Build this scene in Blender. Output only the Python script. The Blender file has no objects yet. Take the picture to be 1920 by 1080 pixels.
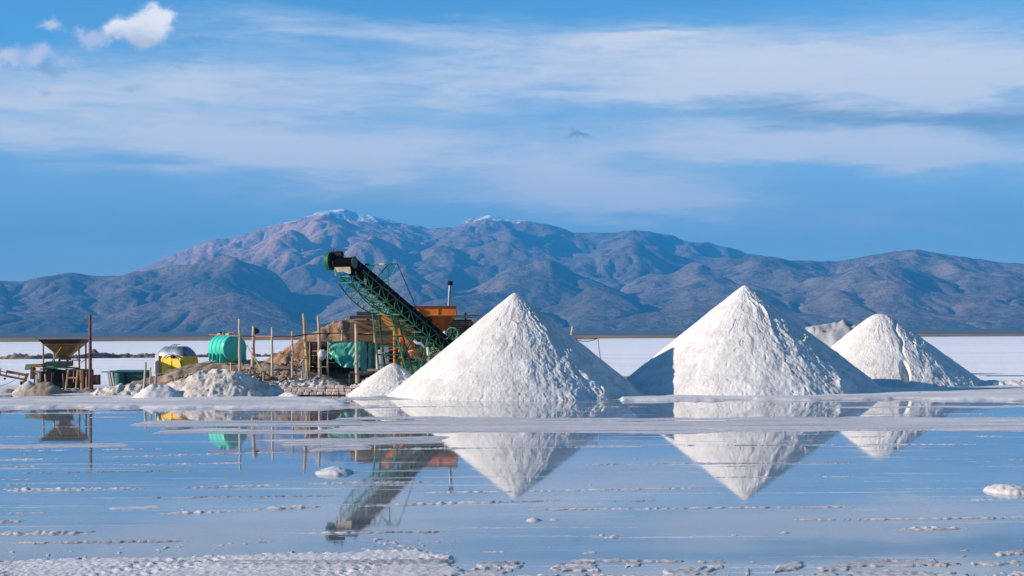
import bpy, bmesh, math, random
import numpy as np
from mathutils import Vector, Matrix

random.seed(7)
R = math.radians
SC = bpy.context.scene
COL = SC.collection

# ------------------------------------------------------------ camera
CAM_H = 3.2
F = 3000.0            # focal length in photograph pixels (1920 wide)
ROLL = 0.00417
cam_d = bpy.data.cameras.new("camera")
cam = bpy.data.objects.new("camera", cam_d)
COL.objects.link(cam)
cam.location = (0, 0, CAM_H)
cam.rotation_euler = (R(90), ROLL, 0)
cam_d.sensor_width = 36
cam_d.lens = 36 * F / 1920
cam_d.shift_y = 90 / 1920
cam_d.clip_start = 0.5
cam_d.clip_end = 60000
SC.camera = cam

# ------------------------------------------------------------ light
SUN_EL, SUN_PHI = R(18.5), R(168)
sdir = Vector((math.cos(SUN_PHI) * math.cos(SUN_EL), -math.sin(SUN_PHI) * math.cos(SUN_EL), math.sin(SUN_EL)))
sun_d = bpy.data.lights.new("sun", 'SUN')
sun_d.energy = 5.0
sun_d.angle = R(0.5)
sun_d.color = (1.0, 0.875, 0.73)
sun = bpy.data.objects.new("sun", sun_d)
COL.objects.link(sun)
sun.rotation_euler = sdir.to_track_quat('Z', 'Y').to_euler()
sun.location = (-60, -20, 40)

SC.view_settings.view_transform = 'Standard'
SC.view_settings.look = 'None'
SC.view_settings.exposure = 0.88
SC.view_settings.gamma = 1.0
SC.view_settings.use_curve_mapping = False
SC.render.engine = 'CYCLES'
SC.cycles.max_bounces = 8
SC.cycles.diffuse_bounces = 3
SC.cycles.glossy_bounces = 3
SC.cycles.volume_bounces = 0
SC.cycles.caustics_reflective = False
SC.cycles.caustics_refractive = False

# ------------------------------------------------------------ world: Nishita sky with cloud layers
W = bpy.data.worlds.new("World")
SC.world = W
W.use_nodes = True
nt = W.node_tree
nt.nodes.clear()


class NG:
    """tiny node-graph writer"""
    def __init__(s, tree): s.t = tree
    def n(s, typ, **kw):
        nd = s.t.nodes.new(typ)
        for k, v in kw.items(): setattr(nd, k, v)
        return nd
    def put(s, sock, v):
        if isinstance(v, bpy.types.NodeSocket): s.t.links.new(v, sock)
        elif v is not None: sock.default_value = v
    def m(s, op, a, b=None, c=None, clamp=False):
        nd = s.n('ShaderNodeMath', operation=op, use_clamp=clamp)
        s.put(nd.inputs[0], a); s.put(nd.inputs[1], b); s.put(nd.inputs[2], c)
        return nd.outputs[0]
    def v(s, op, a, b=None, out=0):
        nd = s.n('ShaderNodeVectorMath', operation=op)
        s.put(nd.inputs[0], a); s.put(nd.inputs[1], b)
        return nd.outputs[out]
    def xyz(s, a, b, c):
        nd = s.n('ShaderNodeCombineXYZ')
        s.put(nd.inputs[0], a); s.put(nd.inputs[1], b); s.put(nd.inputs[2], c)
        return nd.outputs[0]
    def noise(s, vec, scale, detail=4, rough=.5, dist=0, out=0):
        nd = s.n('ShaderNodeTexNoise')
        s.put(nd.inputs['Vector'], vec)
        nd.inputs['Scale'].default_value = scale
        nd.inputs['Detail'].default_value = detail
        nd.inputs['Roughness'].default_value = rough
        nd.inputs['Distortion'].default_value = dist
        return nd.outputs[out]
    def ramp(s, fac, lo, hi, a=0., b=1., smooth=True):
        nd = s.n('ShaderNodeMapRange', interpolation_type='SMOOTHSTEP' if smooth else 'LINEAR')
        s.put(nd.inputs[0], fac); s.put(nd.inputs[1], lo); s.put(nd.inputs[2], hi); s.put(nd.inputs[3], a); s.put(nd.inputs[4], b)
        return nd.outputs[0]
    def mix(s, fac, a, b, blend='MIX'):
        nd = s.n('ShaderNodeMix', data_type='RGBA', blend_type=blend)
        s.put(nd.inputs[0], fac)
        s.put(nd.inputs[6], a if not isinstance(a, tuple) else (*a, 1) if len(a) == 3 else a)
        s.put(nd.inputs[7], b if not isinstance(b, tuple) else (*b, 1) if len(b) == 3 else b)
        return nd.outputs[2]


g = NG(nt)
sky = g.n('ShaderNodeTexSky', sky_type='NISHITA', sun_disc=False)
sky.sun_elevation = SUN_EL
sky.sun_rotation = math.atan2(sdir.x, sdir.y)
sky.altitude = 3400
sky.air_density = 1.0
sky.dust_density = 0.15
sky.ozone_density = 2.5
SKYSTR = 0.105
tc = g.n('ShaderNodeTexCoord').outputs['Generated']
sep = g.n('ShaderNodeSeparateXYZ'); g.put(sep.inputs[0], tc)
X, Y_, Z = sep.outputs
# Generated on a world is the view direction
az = g.m('ARCTAN2', X, Y_)
el = g.m('ARCSINE', Z)
nz = g.v('MULTIPLY', tc, (1, 1, 4.5))
wisp = g.noise(nz, 3.2, 6, .55, .4)
wisp2 = g.noise(g.v('MULTIPLY', tc, (1, 1, 7)), 9, 5, .6, .3)
fine = g.noise(g.v('MULTIPLY', tc, (1, 1, 2.2)), 30, 6, .62, .2)
big = g.noise(g.v('MULTIPLY', tc, (1, 1, 3)), 1.6, 2, .5)
# warp used by every cloud shape
wx = g.m('MULTIPLY', g.m('SUBTRACT', wisp, .5), .16)
wy = g.m('MULTIPLY', g.m('SUBTRACT', wisp2, .5), .035)
azw = g.m('ADD', az, wx)
elw = g.m('ADD', el, wy)


def PX(px): return math.atan((px - 960) / F)
def PE(py, px=960): return math.atan((630 - (px - 960) * ROLL - py) / F)


def blob(px, py, rx, ry, tilt=0., a=None, e=None):
    """soft ellipse in direction space, centre given by where it stands in the sky; tilt = dy/dx"""
    dx = g.m('SUBTRACT', a if a is not None else azw, PX(px))
    dy = g.m('SUBTRACT', e if e is not None else elw, PE(py, px))
    dy = g.m('MULTIPLY_ADD', dx, tilt, dy)
    u = g.m('MULTIPLY', dx, F / rx)
    v = g.m('MULTIPLY', dy, F / ry)
    q = g.m('ADD', g.m('MULTIPLY', u, u), g.m('MULTIPLY', v, v))
    return g.m('EXPONENT', g.m('MULTIPLY', q, -1.0))


def addup(lst):
    o = None
    for w, b in lst:
        t = g.m('MULTIPLY', b, w)
        o = t if o is None else g.m('ADD', o, t)
    return o


pale = addup([
    (.62, blob(1780, 150, 520, 52, .02)), (.40, blob(1380, 150, 420, 60, .05)), (.40, blob(900, 160, 420, 75, 0)),
    (.40, blob(1500, 255, 300, 22, .06)), (.34, blob(800, 62, 520, 30, .05)), (.40, blob(1240, 70, 110, 22, 0)),
    (.50, blob(330, 170, 330, 75, -.05)), (.62, blob(430, 285, 380, 48, .04)), (.50, blob(850, 290, 300, 50, .03)),
    (.52, blob(1450, 285, 330, 30, .03)), (.50, blob(1760, 300, 200, 34, .08)), (.62, blob(1130, 355, 130, 52, 0)),
    (.48, blob(1330, 365, 150, 45, 0)), (.30, blob(1650, 60, 420, 55, 0)), (.34, blob(20, 290, 90, 40, .2)),
    (.34, blob(330, 478, 130, 30, -.2)), (.22, blob(60, 215, 300, 60, 0)), (.25, blob(560, 360, 260, 60, .1)), (.30, blob(900, 375, 160, 26, 0)), (.22, blob(1700, 440, 300, 26, .04)), (.2, blob(120, 440, 200, 30, -.1)),
    (.22, blob(1550, 400, 400, 60, 0)), (.30, blob(-250, 200, 300, 60, 0)), (.35, blob(2200, 190, 400, 90, 0)),
])
# generic cirrus everywhere else in the sky
gen = g.m('MULTIPLY', g.ramp(wisp, .45, .78), g.ramp(el, .2, .6, .35, .08))
infr = g.m('MULTIPLY', g.ramp(g.m('ABSOLUTE', az), .36, .55, 1, 0), g.ramp(el, .20, .30, 1, 0))
gen = g.m('MULTIPLY', gen, g.m('SUBTRACT', 1.0, g.m('MULTIPLY', infr, .85)))
puff = g.noise(g.v('MULTIPLY', tc, (1, 1, 1.7)), 12, 6, .6, .2)
tex = g.m('ADD', g.m('MULTIPLY', wisp2, .5), g.m('ADD', g.m('MULTIPLY', fine, .2), g.m('MULTIPLY', puff, .3)))
pale = g.m('MULTIPLY', g.m('ADD', g.m('MULTIPLY', pale, 1.22), gen), g.ramp(tex, .25, .75, .50, 1.50, False))
fib = g.noise(g.v('ADD', g.v('MULTIPLY', tc, (1, 1, 9)), g.v('MULTIPLY', tc, (0, 0, 0))), 26, 5, .65, .8)
pale = g.m('MULTIPLY', pale, g.ramp(fib, .3, .7, .82, 1.18, False))
pale = g.m('MULTIPLY', g.ramp(pale, .10, .98, 0, 1), .95)
dim = addup([(.95, blob(1780, 235, 380, 30, .04)), (.55, blob(1500, 200, 260, 16, .09)), (.4, blob(1700, 420, 420, 60, 0)),
             (.3, blob(1750, 130, 200, 12, .2)), (.3, blob(250, 420, 500, 60, 0)), (.3, blob(750, 375, 240, 36, 0))])
dim = g.m('MINIMUM', dim, .9)
# cumulus: crisper edges
ax = g.m('ADD', az, g.m('MULTIPLY', g.m('SUBTRACT', fine, .5), .034))
ex = g.m('ADD', el, g.m('MULTIPLY', g.m('SUBTRACT', g.noise(g.v('ADD', tc, (3, 5, 1)), 42, 6, .62), .5), .030))


def cum(lst, lo, hi):
    return g.ramp(addup([(w, blob(*b, 0, ax, ex)) for w, b in lst]), lo, hi)


c1 = cum([(1.0, (288, 42, 34, 26)), (1.1, (268, 66, 50, 30)), (.7, (252, 88, 44, 20)), (.6, (312, 60, 24, 30)), (.5, (225, 76, 26, 16))], .26, 1.2)
c2 = cum([(.85, (92, 68, 27, 16)), (.5, (160, 80, 26, 20)), (.55, (200, 90, 34, 16)), (1.0, (10, 132, 34, 20)), (.7, (76, 132, 26, 17)),
          (.5, (130, 130, 40, 14)), (.55, (22, 185, 36, 12)), (.25, (110, 100, 110, 30))], .30, 1.05)
dk = cum([(.6, (378, 78, 30, 11)), (.45, (350, 48, 40, 8)), (.5, (255, 176, 36, 14)), (.55, (92, 186, 24, 9)), (.6, (95, 150, 48, 12)),
          (.5, (330, 138, 44, 6)), (.85, (1092, 253, 34, 8)), (.3, (420, 55, 40, 8))], .22, .95)

skyc = g.mix(1.0, sky.outputs[0], (SKYSTR * .66, SKYSTR * 1.20, SKYSTR * 1.30), 'MULTIPLY')
# light is gathered a little more evenly near the horizon: thin veil
veil = g.ramp(el, -.02, .17, .85, .0, False)
skyc = g.mix(veil, skyc, (.48, .45, .42))
skyc = g.mix(dim, skyc, (.15, .26, .38))
skyc = g.mix(pale, skyc, (.70, .69, .70))
skyc = g.mix(g.m('MULTIPLY', c2, .92), skyc, (.62, .60, .66))
skyc = g.mix(g.m('MULTIPLY', dk, .8), skyc, (.15, .22, .30))
lit = g.ramp(g.m('ADD', el, g.m('MULTIPLY', g.m('SUBTRACT', fine, .5), .03)), PE(100), PE(45))
skyc = g.mix(c1, skyc, g.mix(lit, (.50, .50, .56), (.88, .84, .80)))
bgn = g.n('ShaderNodeBackground')
g.put(bgn.inputs[0], skyc)
bgn.inputs[1].default_value = 0.74
out = g.n('ShaderNodeOutputWorld')
nt.links.new(bgn.outputs[0], out.inputs[0])

# ------------------------------------------------------------ helpers
def P(px, py, Y):
    """photograph pixel + distance -> world point"""
    dx, dy = px - 960, py - 630
    ux, uy = dx - ROLL * dy, dy + ROLL * dx
    return Vector((ux * Y / F, Y, CAM_H - uy * Y / F))


def PG(px, py, z=0.):
    """photograph pixel -> world point at height z"""
    dx, dy = px - 960, py - 630
    uy = dy + ROLL * dx
    return P(px, py, (CAM_H - z) * F / uy)


def _h(ix, iy, seed):
    h = (ix.astype(np.int64) * 374761393 + iy.astype(np.int64) * 668265263 + seed * 2147483647) & 0xffffffff
    h = ((h ^ (h >> 13)) * 1274126177) & 0xffffffff
    return (h ^ (h >> 16)) & 0xffff


_GA = np.stack([np.cos(np.arange(64) * 2 * np.pi / 64), np.sin(np.arange(64) * 2 * np.pi / 64)], 1)


def gn(x, y, seed=0):
    """2-D gradient noise, about -1..1"""
    ix, iy = np.floor(x), np.floor(y)
    fx, fy = x - ix, y - iy
    ux, uy = fx * fx * fx * (fx * (fx * 6 - 15) + 10), fy * fy * fy * (fy * (fy * 6 - 15) + 10)
    o = []
    for a, b in ((0, 0), (1, 0), (0, 1), (1, 1)):
        gr = _GA[_h(ix + a, iy + b, seed) & 63]
        o.append(gr[..., 0] * (fx - a) + gr[..., 1] * (fy - b))
    return ((o[0] * (1 - ux) + o[1] * ux) * (1 - uy) + (o[2] * (1 - ux) + o[3] * ux) * uy) * 1.5


def fbm(x, y, oct=5, seed=0, gain=.5, ridged=False):
    s, a, t = 0, 1, 0
    for i in range(oct):
        n = gn(x * 2 ** i + 13.7 * i, y * 2 ** i - 7.1 * i, seed + i)
        if ridged: n = 1 - 2 * np.abs(n)
        s = s + a * n; t += a; a *= gain
    return s / t


def sstep(a, b, x):
    t = np.clip((x - a) / (b - a), 0, 1)
    return t * t * (3 - 2 * t)


def tag(o, label=None, cat=None, group=None, kind=None):
    if label: o['label'] = label
    if cat: o['category'] = cat
    if group: o['group'] = group
    if kind: o['kind'] = kind
    return o


def mesh_np(name, V, Fq, mat, smooth=True, parent=None, loc=None, attrs=None):
    """V (n,3) world coordinates, Fq (m,k) faces"""
    V = np.asarray(V, np.float64)
    if parent is not None: off = np.array(parent.location)
    elif loc is not None: off = np.array(loc)
    else: off = np.zeros(3)
    V = V - off
    me = bpy.data.meshes.new(name)
    Fq = np.asarray(Fq, np.int32)
    k = Fq.shape[1]
    me.vertices.add(len(V)); me.vertices.foreach_set('co', V.astype(np.float32).ravel())
    me.loops.add(Fq.size); me.loops.foreach_set('vertex_index', Fq.ravel())
    me.polygons.add(len(Fq))
    me.polygons.foreach_set('loop_start', np.arange(0, Fq.size, k, dtype=np.int32))
    me.polygons.foreach_set('loop_total', np.full(len(Fq), k, np.int32))
    me.polygons.foreach_set('use_smooth', np.full(len(Fq), smooth))
    if attrs:
        for an, av in attrs.items():
            at = me.attributes.new(an, 'FLOAT', 'POINT')
            at.data.foreach_set('value', np.asarray(av, np.float32).ravel())
    me.update(calc_edges=True)
    me.materials.append(mat)
    o = bpy.data.objects.new(name, me)
    COL.objects.link(o)
    if parent is not None: o.parent = parent
    elif loc is not None: o.location = loc
    return o


def gridfaces(nr, nc, wrap=False):
    r, c = np.meshgrid(np.arange(nr - 1), np.arange(nc if wrap else nc - 1), indexing='ij')
    c2 = (c + 1) % nc
    return np.stack([r * nc + c, r * nc + c2, (r + 1) * nc + c2, (r + 1) * nc + c], -1).reshape(-1, 4)


# ------------------------------------------------------------ materials
def new_mat(name):
    m = bpy.data.materials.new(name)
    m.use_nodes = True
    t = m.node_tree
    b = t.nodes['Principled BSDF']
    return m, NG(t), b


def obj_co(q): return q.n('ShaderNodeNewGeometry').outputs['Position']


def simple_mat(name, col, rough=.7, metal=0., var=.25, col2=None, scale=6., bump=.3, bscale=30., bdist=.01, stretch=(1, 1, 1), spec=.4):
    m, q, b = new_mat(name)
    co = obj_co(q)
    if stretch != (1, 1, 1): co = q.v('MULTIPLY', co, stretch)
    n = q.noise(co, scale, 6, .6, .3)
    if col2 is None: col2 = tuple(c * (1 - var) for c in col)
    c = q.mix(q.ramp(n, .35, .68), col, col2)
    n2 = q.noise(co, scale * 9, 3, .6)
    c = q.mix(1., c, q.mix(n2, (1 - var * .6,) * 3, (1 + var * .6,) * 3), 'MULTIPLY')
    q.put(b.inputs['Base Color'], c)
    b.inputs['Roughness'].default_value = rough
    b.inputs['Metallic'].default_value = metal
    b.inputs['Specular IOR Level'].default_value = spec
    if bump:
        bn = q.n('ShaderNodeBump')
        bn.inputs['Strength'].default_value = bump
        bn.inputs['Distance'].default_value = bdist
        q.put(bn.inputs['Height'], q.noise(co, bscale, 5, .65))
        q.put(b.inputs['Normal'], bn.outputs[0])
    return m


def salt_mat():
    m, q, b = new_mat("salt")
    co = obj_co(q)
    n = q.noise(co, .9, 5, .6, .5)
    c = q.mix(q.ramp(n, .35, .7), (.73, .70, .68), (.58, .55, .53))
    n3 = q.noise(co, 14, 4, .7)
    c = q.mix(1., c, q.mix(q.ramp(n3, .3, .7), (.86,) * 3, (1.06,) * 3), 'MULTIPLY')
    q.put(b.inputs['Base Color'], c)
    b.inputs['Roughness'].default_value = .85
    b.inputs['Specular IOR Level'].default_value = .25
    bn = q.n('ShaderNodeBump'); bn.inputs['Strength'].default_value = .75; bn.inputs['Distance'].default_value = .03
    h = q.m('ADD', q.m('MULTIPLY', q.noise(co, 8, 7, .78), 1.), q.m('MULTIPLY', q.noise(co, 36, 4, .75), .7))
    q.put(bn.inputs['Height'], h)
    q.put(b.inputs['Normal'], bn.outputs[0])
    return m


M = {}
M['salt'] = salt_mat()

# ------------------------------------------------------------ mountains
def mountains():
    dx = 21.0
    xs = np.arange(-4700, 5000, dx); ys = np.arange(5200, 13800, dx)
    nx, ny = len(xs), len(ys)
    Xg, Yg = np.meshgrid(xs, ys)
    tx = Xg / Yg * F + 960                       # which azimuth, in photograph columns

    def prof(pts, Yc):
        p = np.array(pts, float)
        hz = 630 - (p[:, 0] - 960) * ROLL
        return np.interp(tx, p[:, 0], (hz - p[:, 1])) * Yc / F

    wob = fbm(Xg / 2600, Yg / 2600, 3, 5) * 700
    main_sk = [(-400, 600), (0, 560), (150, 535), (230, 515), (300, 487), (400, 446), (430, 447), (500, 425), (560, 410), (600, 395),
               (635, 391), (700, 403), (760, 418), (810, 428), (850, 424), (880, 410), (915, 403), (980, 413), (1030, 419), (1075, 434),
               (1120, 436), (1155, 435), (1190, 430), (1235, 435), (1300, 452), (1340, 456), (1400, 472), (1480, 487), (1560, 492),
               (1700, 500), (1900, 520), (2400, 520)]
    left_sk = [(-500, 500), (-100, 520), (0, 525), (40, 527), (90, 515), (130, 510), (180, 516), (300, 517), (400, 518), (440, 521),
               (480, 534), (530, 556), (570, 585), (640, 612), (800, 640), (2400, 640)]
    right_sk = [(-500, 650), (900, 640), (1000, 600), (1150, 560), (1300, 520), (1440, 500), (1520, 488), (1570, 489), (1620, 480), (1670, 471),
                (1710, 466), (1750, 472), (1800, 480), (1830, 484), (1880, 491), (1920, 493), (2000, 480), (2200, 470), (2400, 480)]

    def ridge(pts, Yc, wn, wf, p=1.25):
        Hc = prof(pts, Yc)
        d = Yg + wob - Yc
        t = np.where(d < 0, 1 + d / wn, 1 - d / wf)
        t = np.clip(t, 0, 1)
        return np.clip(Hc, 0, None) * t ** p

    A = ridge(main_sk, 12000, 5600, 3000, 1.35)
    B = ridge(left_sk, 7700, 2100, 2600, .9)
    C = ridge(right_sk, 8900, 3300, 3000, .95)

    # individual hills standing before the main crest: column, row of summit, distance, radius
    hills = [(545, 466, 9700, 1500), (700, 480, 9300, 1200), (880, 470, 9600, 1700), (1190, 478, 9800, 1500), (1010, 520, 8000, 1200),
             (760, 545, 7600, 900), (1290, 505, 8600, 1100), (130, 560, 6600, 900), (330, 560, 6700, 900), (1100, 560, 7000, 800),
             (1560, 560, 6700, 700), (1820, 570, 6600, 900), (1400, 555, 7000, 700), (940, 560, 6900, 800)]
    base = np.maximum(A, np.maximum(B, C))
    for px, py, Yc, rad in hills:
        p = P(px, py, Yc)
        hh = p.z
        d = np.sqrt(((Xg - p.x) / 1.0) ** 2 + ((Yg - Yc) / 1.5) ** 2) / rad
        base = np.maximum(base, hh * np.clip(1 - d, 0, 1) ** 1.1)
    foot = 4 + np.clip((Yg - 5200) / 3000, 0, 1.3) * 95
    base = base + foot * .6
    wq = fbm(Xg / 1500, Yg / 1500, 2, 17) * 600
    big_ = fbm((Xg + wq) / 1500, (Yg - wq) / 2600, 3, 23, ridged=True)
    h = base + (big_ * 150 + fbm(Xg / 700, Yg / 900, 6, 21) * 110 + fbm(Xg / 380, Yg / 500, 4, 31, ridged=True) * 35 + fbm(Xg / 170, Yg / 200, 3, 37) * 16) * np.clip(base / 330, 0.02, 1)

    n = nx * ny
    idx = np.arange(n).reshape(ny, nx)
    offs = [(0, 1, 1), (0, -1, 1), (1, 0, 1), (-1, 0, 1), (1, 1, 1.414), (1, -1, 1.414), (-1, 1, 1.414), (-1, -1, 1.414)]
    up = base * .05
    for it in range(11):
        pad = np.pad(h, 1, mode='edge')
        best = np.zeros((ny, nx)); rec = idx.copy(); dist = np.ones((ny, nx))
        for dy, dx_, L in offs:
            hn = pad[1 + dy:1 + dy + ny, 1 + dx_:1 + dx_ + nx]
            s = (h - hn) / L
            jj = np.clip(np.arange(ny)[:, None] + dy, 0, ny - 1) * nx + np.clip(np.arange(nx)[None, :] + dx_, 0, nx - 1)
            k = s > best
            best = np.where(k, s, best); rec = np.where(k, jj, rec); dist = np.where(k, L, dist)
        hf = h.ravel()
        order = np.argsort(hf, kind='stable')
        rl = rec.ravel().tolist()
        A_ = [1.0] * n
        ol = order.tolist()
        for i in reversed(ol):
            r = rl[i]
            if r != i: A_[r] += A_[i]
        Aa = np.array(A_)
        Fk = (0.032 * np.power(Aa, .5) / dist.ravel()).tolist()
        hl = (h + up).ravel().tolist()
        for i in ol:
            r = rl[i]
            if r != i:
                f = Fk[i]
                v = (hl[i] + f * hl[r]) / (1 + f)
                if v < hl[i]: hl[i] = v
        h = np.array(hl).reshape(ny, nx)
        # hillslope creep
        pad = np.pad(h, 1, mode='edge')
        h = h + .02 * (pad[2:, 1:-1] + pad[:-2, 1:-1] + pad[1:-1, 2:] + pad[1:-1, :-2] - 4 * h)

    def blur(a, k):
        for ax in (0, 1):
            p = np.pad(a, [(k, k) if i == ax else (0, 0) for i in (0, 1)], mode='edge')
            c = np.cumsum(p, axis=ax)
            c = np.concatenate([np.zeros_like(np.take(c, [0], axis=ax)), c], axis=ax)
            nn = a.shape[ax]
            a = (np.take(c, np.arange(2 * k + 1, 2 * k + 1 + nn), axis=ax) - np.take(c, np.arange(nn), axis=ax)) / (2 * k + 1)
        return a
    lo = blur(blur(h, 16), 16)
    h = lo + 1.75 * (h - lo)
    h = np.maximum(h, 2)
    # upsample x2 and trim to what the camera can see (with a margin)
    def up2(a):
        b = np.empty((a.shape[0] * 2 - 1, a.shape[1]))
        b[::2] = a; b[1::2] = (a[1:] + a[:-1]) / 2
        c = np.empty((b.shape[0], b.shape[1] * 2 - 1))
        c[:, ::2] = b; c[:, 1::2] = (b[:, 1:] + b[:, :-1]) / 2
        return c
    H2, X2, Y2 = up2(h), up2(Xg), up2(Yg)
    H2 = H2 + fbm(X2 / 120, Y2 / 150, 4, 77, ridged=True) * 4.0 * np.clip(H2 / 200, 0, 1)
    # match the skyline: ratio per azimuth
    t2 = X2 / Y2 * F + 960
    bins = np.clip(((t2 + 600) / 8).astype(int), 0, 400)
    ang = (H2 - CAM_H) / Y2 * F
    mx = np.zeros(401)
    np.maximum.at(mx, bins.ravel(), ang.ravel())
    bc = np.arange(401) * 8 - 600 + 4.
    def sk(pts):
        p = np.array(pts, float)
        return np.interp(bc, p[:, 0], 630 - (p[:, 0] - 960) * ROLL - p[:, 1])
    tgt = np.maximum(sk(main_sk), np.maximum(sk(left_sk), sk(right_sk)))
    ratio = tgt / np.maximum(mx, 5)
    ker = np.array([1, 2, 3, 2, 1.]); ker /= ker.sum()
    ratio = np.convolve(np.pad(ratio, 2, mode='edge'), ker, 'valid')
    rr = np.interp(t2, bc, ratio)
    H2 = H2 * rr
    # trim
    keep = (t2 > -260) & (t2 < 2180)
    r_, c_ = H2.shape
    Fq = gridfaces(r_, c_)
    kf = keep.ravel()[Fq].any(1)
    Fq = Fq[kf]
    used = np.zeros(r_ * c_, bool); used[Fq.ravel()] = True
    remap = np.cumsum(used) - 1
    V = np.stack([X2.ravel(), Y2.ravel(), H2.ravel()], 1)[used]
    return V, remap[Fq]


def mountain_mat():
    m, q, b = new_mat("mountain_rock")
    co = obj_co(q)
    sp = q.n('ShaderNodeSeparateXYZ'); q.put(sp.inputs[0], co)
    nrm = q.n('ShaderNodeSeparateXYZ'); q.put(nrm.inputs[0], q.n('ShaderNodeNewGeometry').outputs['Normal'])
    n = q.noise(co, .0011, 6, .6, .4)
    n2 = q.noise(co, .012, 5, .65)
    c = q.mix(q.ramp(n, .4, .62), (.20, .15, .125), (.115, .095, .08))
    # reddish rock on the western heights
    west = q.m('MULTIPLY', q.ramp(sp.outputs[0], -1800, 600, 1, 0), q.ramp(sp.outputs[2], 280, 560))
    c = q.mix(q.m('MULTIPLY', west, .8), c, (.52, .31, .25))
    c = q.mix(q.ramp(sp.outputs[2], 90, 15), c, (.12, .12, .115))
    c = q.mix(1., c, q.mix(q.ramp(n2, .3, .7), (.75,) * 3, (1.2,) * 3), 'MULTIPLY')
    # pale scree patches
    sc_ = q.m('MULTIPLY', q.ramp(q.noise(q.v('MULTIPLY', co, (1, .35, .6)), .004, 5, .7, .6), .62, .7), .35)
    c = q.mix(sc_, c, (.44, .34, .30))
    st = q.noise(q.v('MULTIPLY', co, (1, .5, 2.5)), .011, 5, .7)
    hh = q.m('ADD', sp.outputs[2], q.m('MULTIPLY', q.m('SUBTRACT', st, .5), 190))
    sn = q.m('MULTIPLY', q.ramp(hh, 850, 878), q.ramp(st, .34, .46))
    c = q.mix(sn, c, (.85, .86, .9))
    q.put(b.inputs['Base Color'], c)
    b.inputs['Roughness'].default_value = 1
    b.inputs['Specular IOR Level'].default_value = 0
    bn = q.n('ShaderNodeBump'); bn.inputs['Strength'].default_value = 1; bn.inputs['Distance'].default_value = 22
    q.put(bn.inputs['Height'], q.noise(co, .02, 5, .6))
    q.put(b.inputs['Normal'], bn.outputs[0])
    return m


V_, F_ = mountains()
tag(mesh_np('mountain_range', V_, F_, mountain_mat()), kind='structure')

# desert plain between the salt and the mountains
def plain_mat():
    m, q, b = new_mat("desert_plain")
    co = obj_co(q)
    sp = q.n('ShaderNodeSeparateXYZ'); q.put(sp.inputs[0], co)
    n = q.noise(q.v('MULTIPLY', co, (1, .3, 1)), .012, 6, .65)
    c = q.mix(q.ramp(n, .35, .65), (.36, .235, .10), (.21, .135, .07))
    far = q.ramp(q.m('ADD', sp.outputs[1], q.m('MULTIPLY', n, 500)), 2900, 3500)
    c = q.mix(far, c, (.12, .115, .10))
    q.put(b.inputs['Base Color'], c); b.inputs['Roughness'].default_value = 1
    b.inputs['Specular IOR Level'].default_value = 0
    return m


pxs = np.linspace(-700, 2600, 220)
shore = np.interp(pxs, [-700, 0, 290, 450, 1100, 1920, 2600], [1000, 1250, 1350, 1500, 1700, 2000, 2100])
tt = np.concatenate([np.linspace(0, .2, 14), np.linspace(.23, 1, 26)])
Yr = shore[None, :] + (5700 - shore[None, :]) * tt[:, None]
Xr = (pxs[None, :] - 960) / F * Yr
Yr = Yr + fbm(Xr / 160, Yr / 500 + 3, 4, 9) * 60 * (tt[:, None] < .05)
Zr = -.3 + .6 * sstep(0, .004, tt)[:, None] + np.clip(Yr - 1300, 0, None) * .0016 * sstep(0, .15, tt)[:, None] + sstep(3200, 6000, Yr) * 14
Zr = Zr + (fbm(Xr / 60, Yr / 200, 4, 3) + .5) * 1.3 * sstep(0, .03, tt)[:, None]
tag(mesh_np('desert_plain', np.stack([Xr, Yr, Zr], -1).reshape(-1, 3), gridfaces(len(tt), len(pxs)), plain_mat()), kind='structure')

me = bpy.data.meshes.new('desert_ground')
e = 16000
me.from_pydata([(-e, -3000, -.6), (e, -3000, -.6), (e, 16000, -.6), (-e, 16000, -.6)], [], [(0, 1, 2, 3)])
me.materials.append(bpy.data.materials['desert_plain'])
o = bpy.data.objects.new('desert_ground', me); COL.objects.link(o); tag(o, kind='structure')
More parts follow.
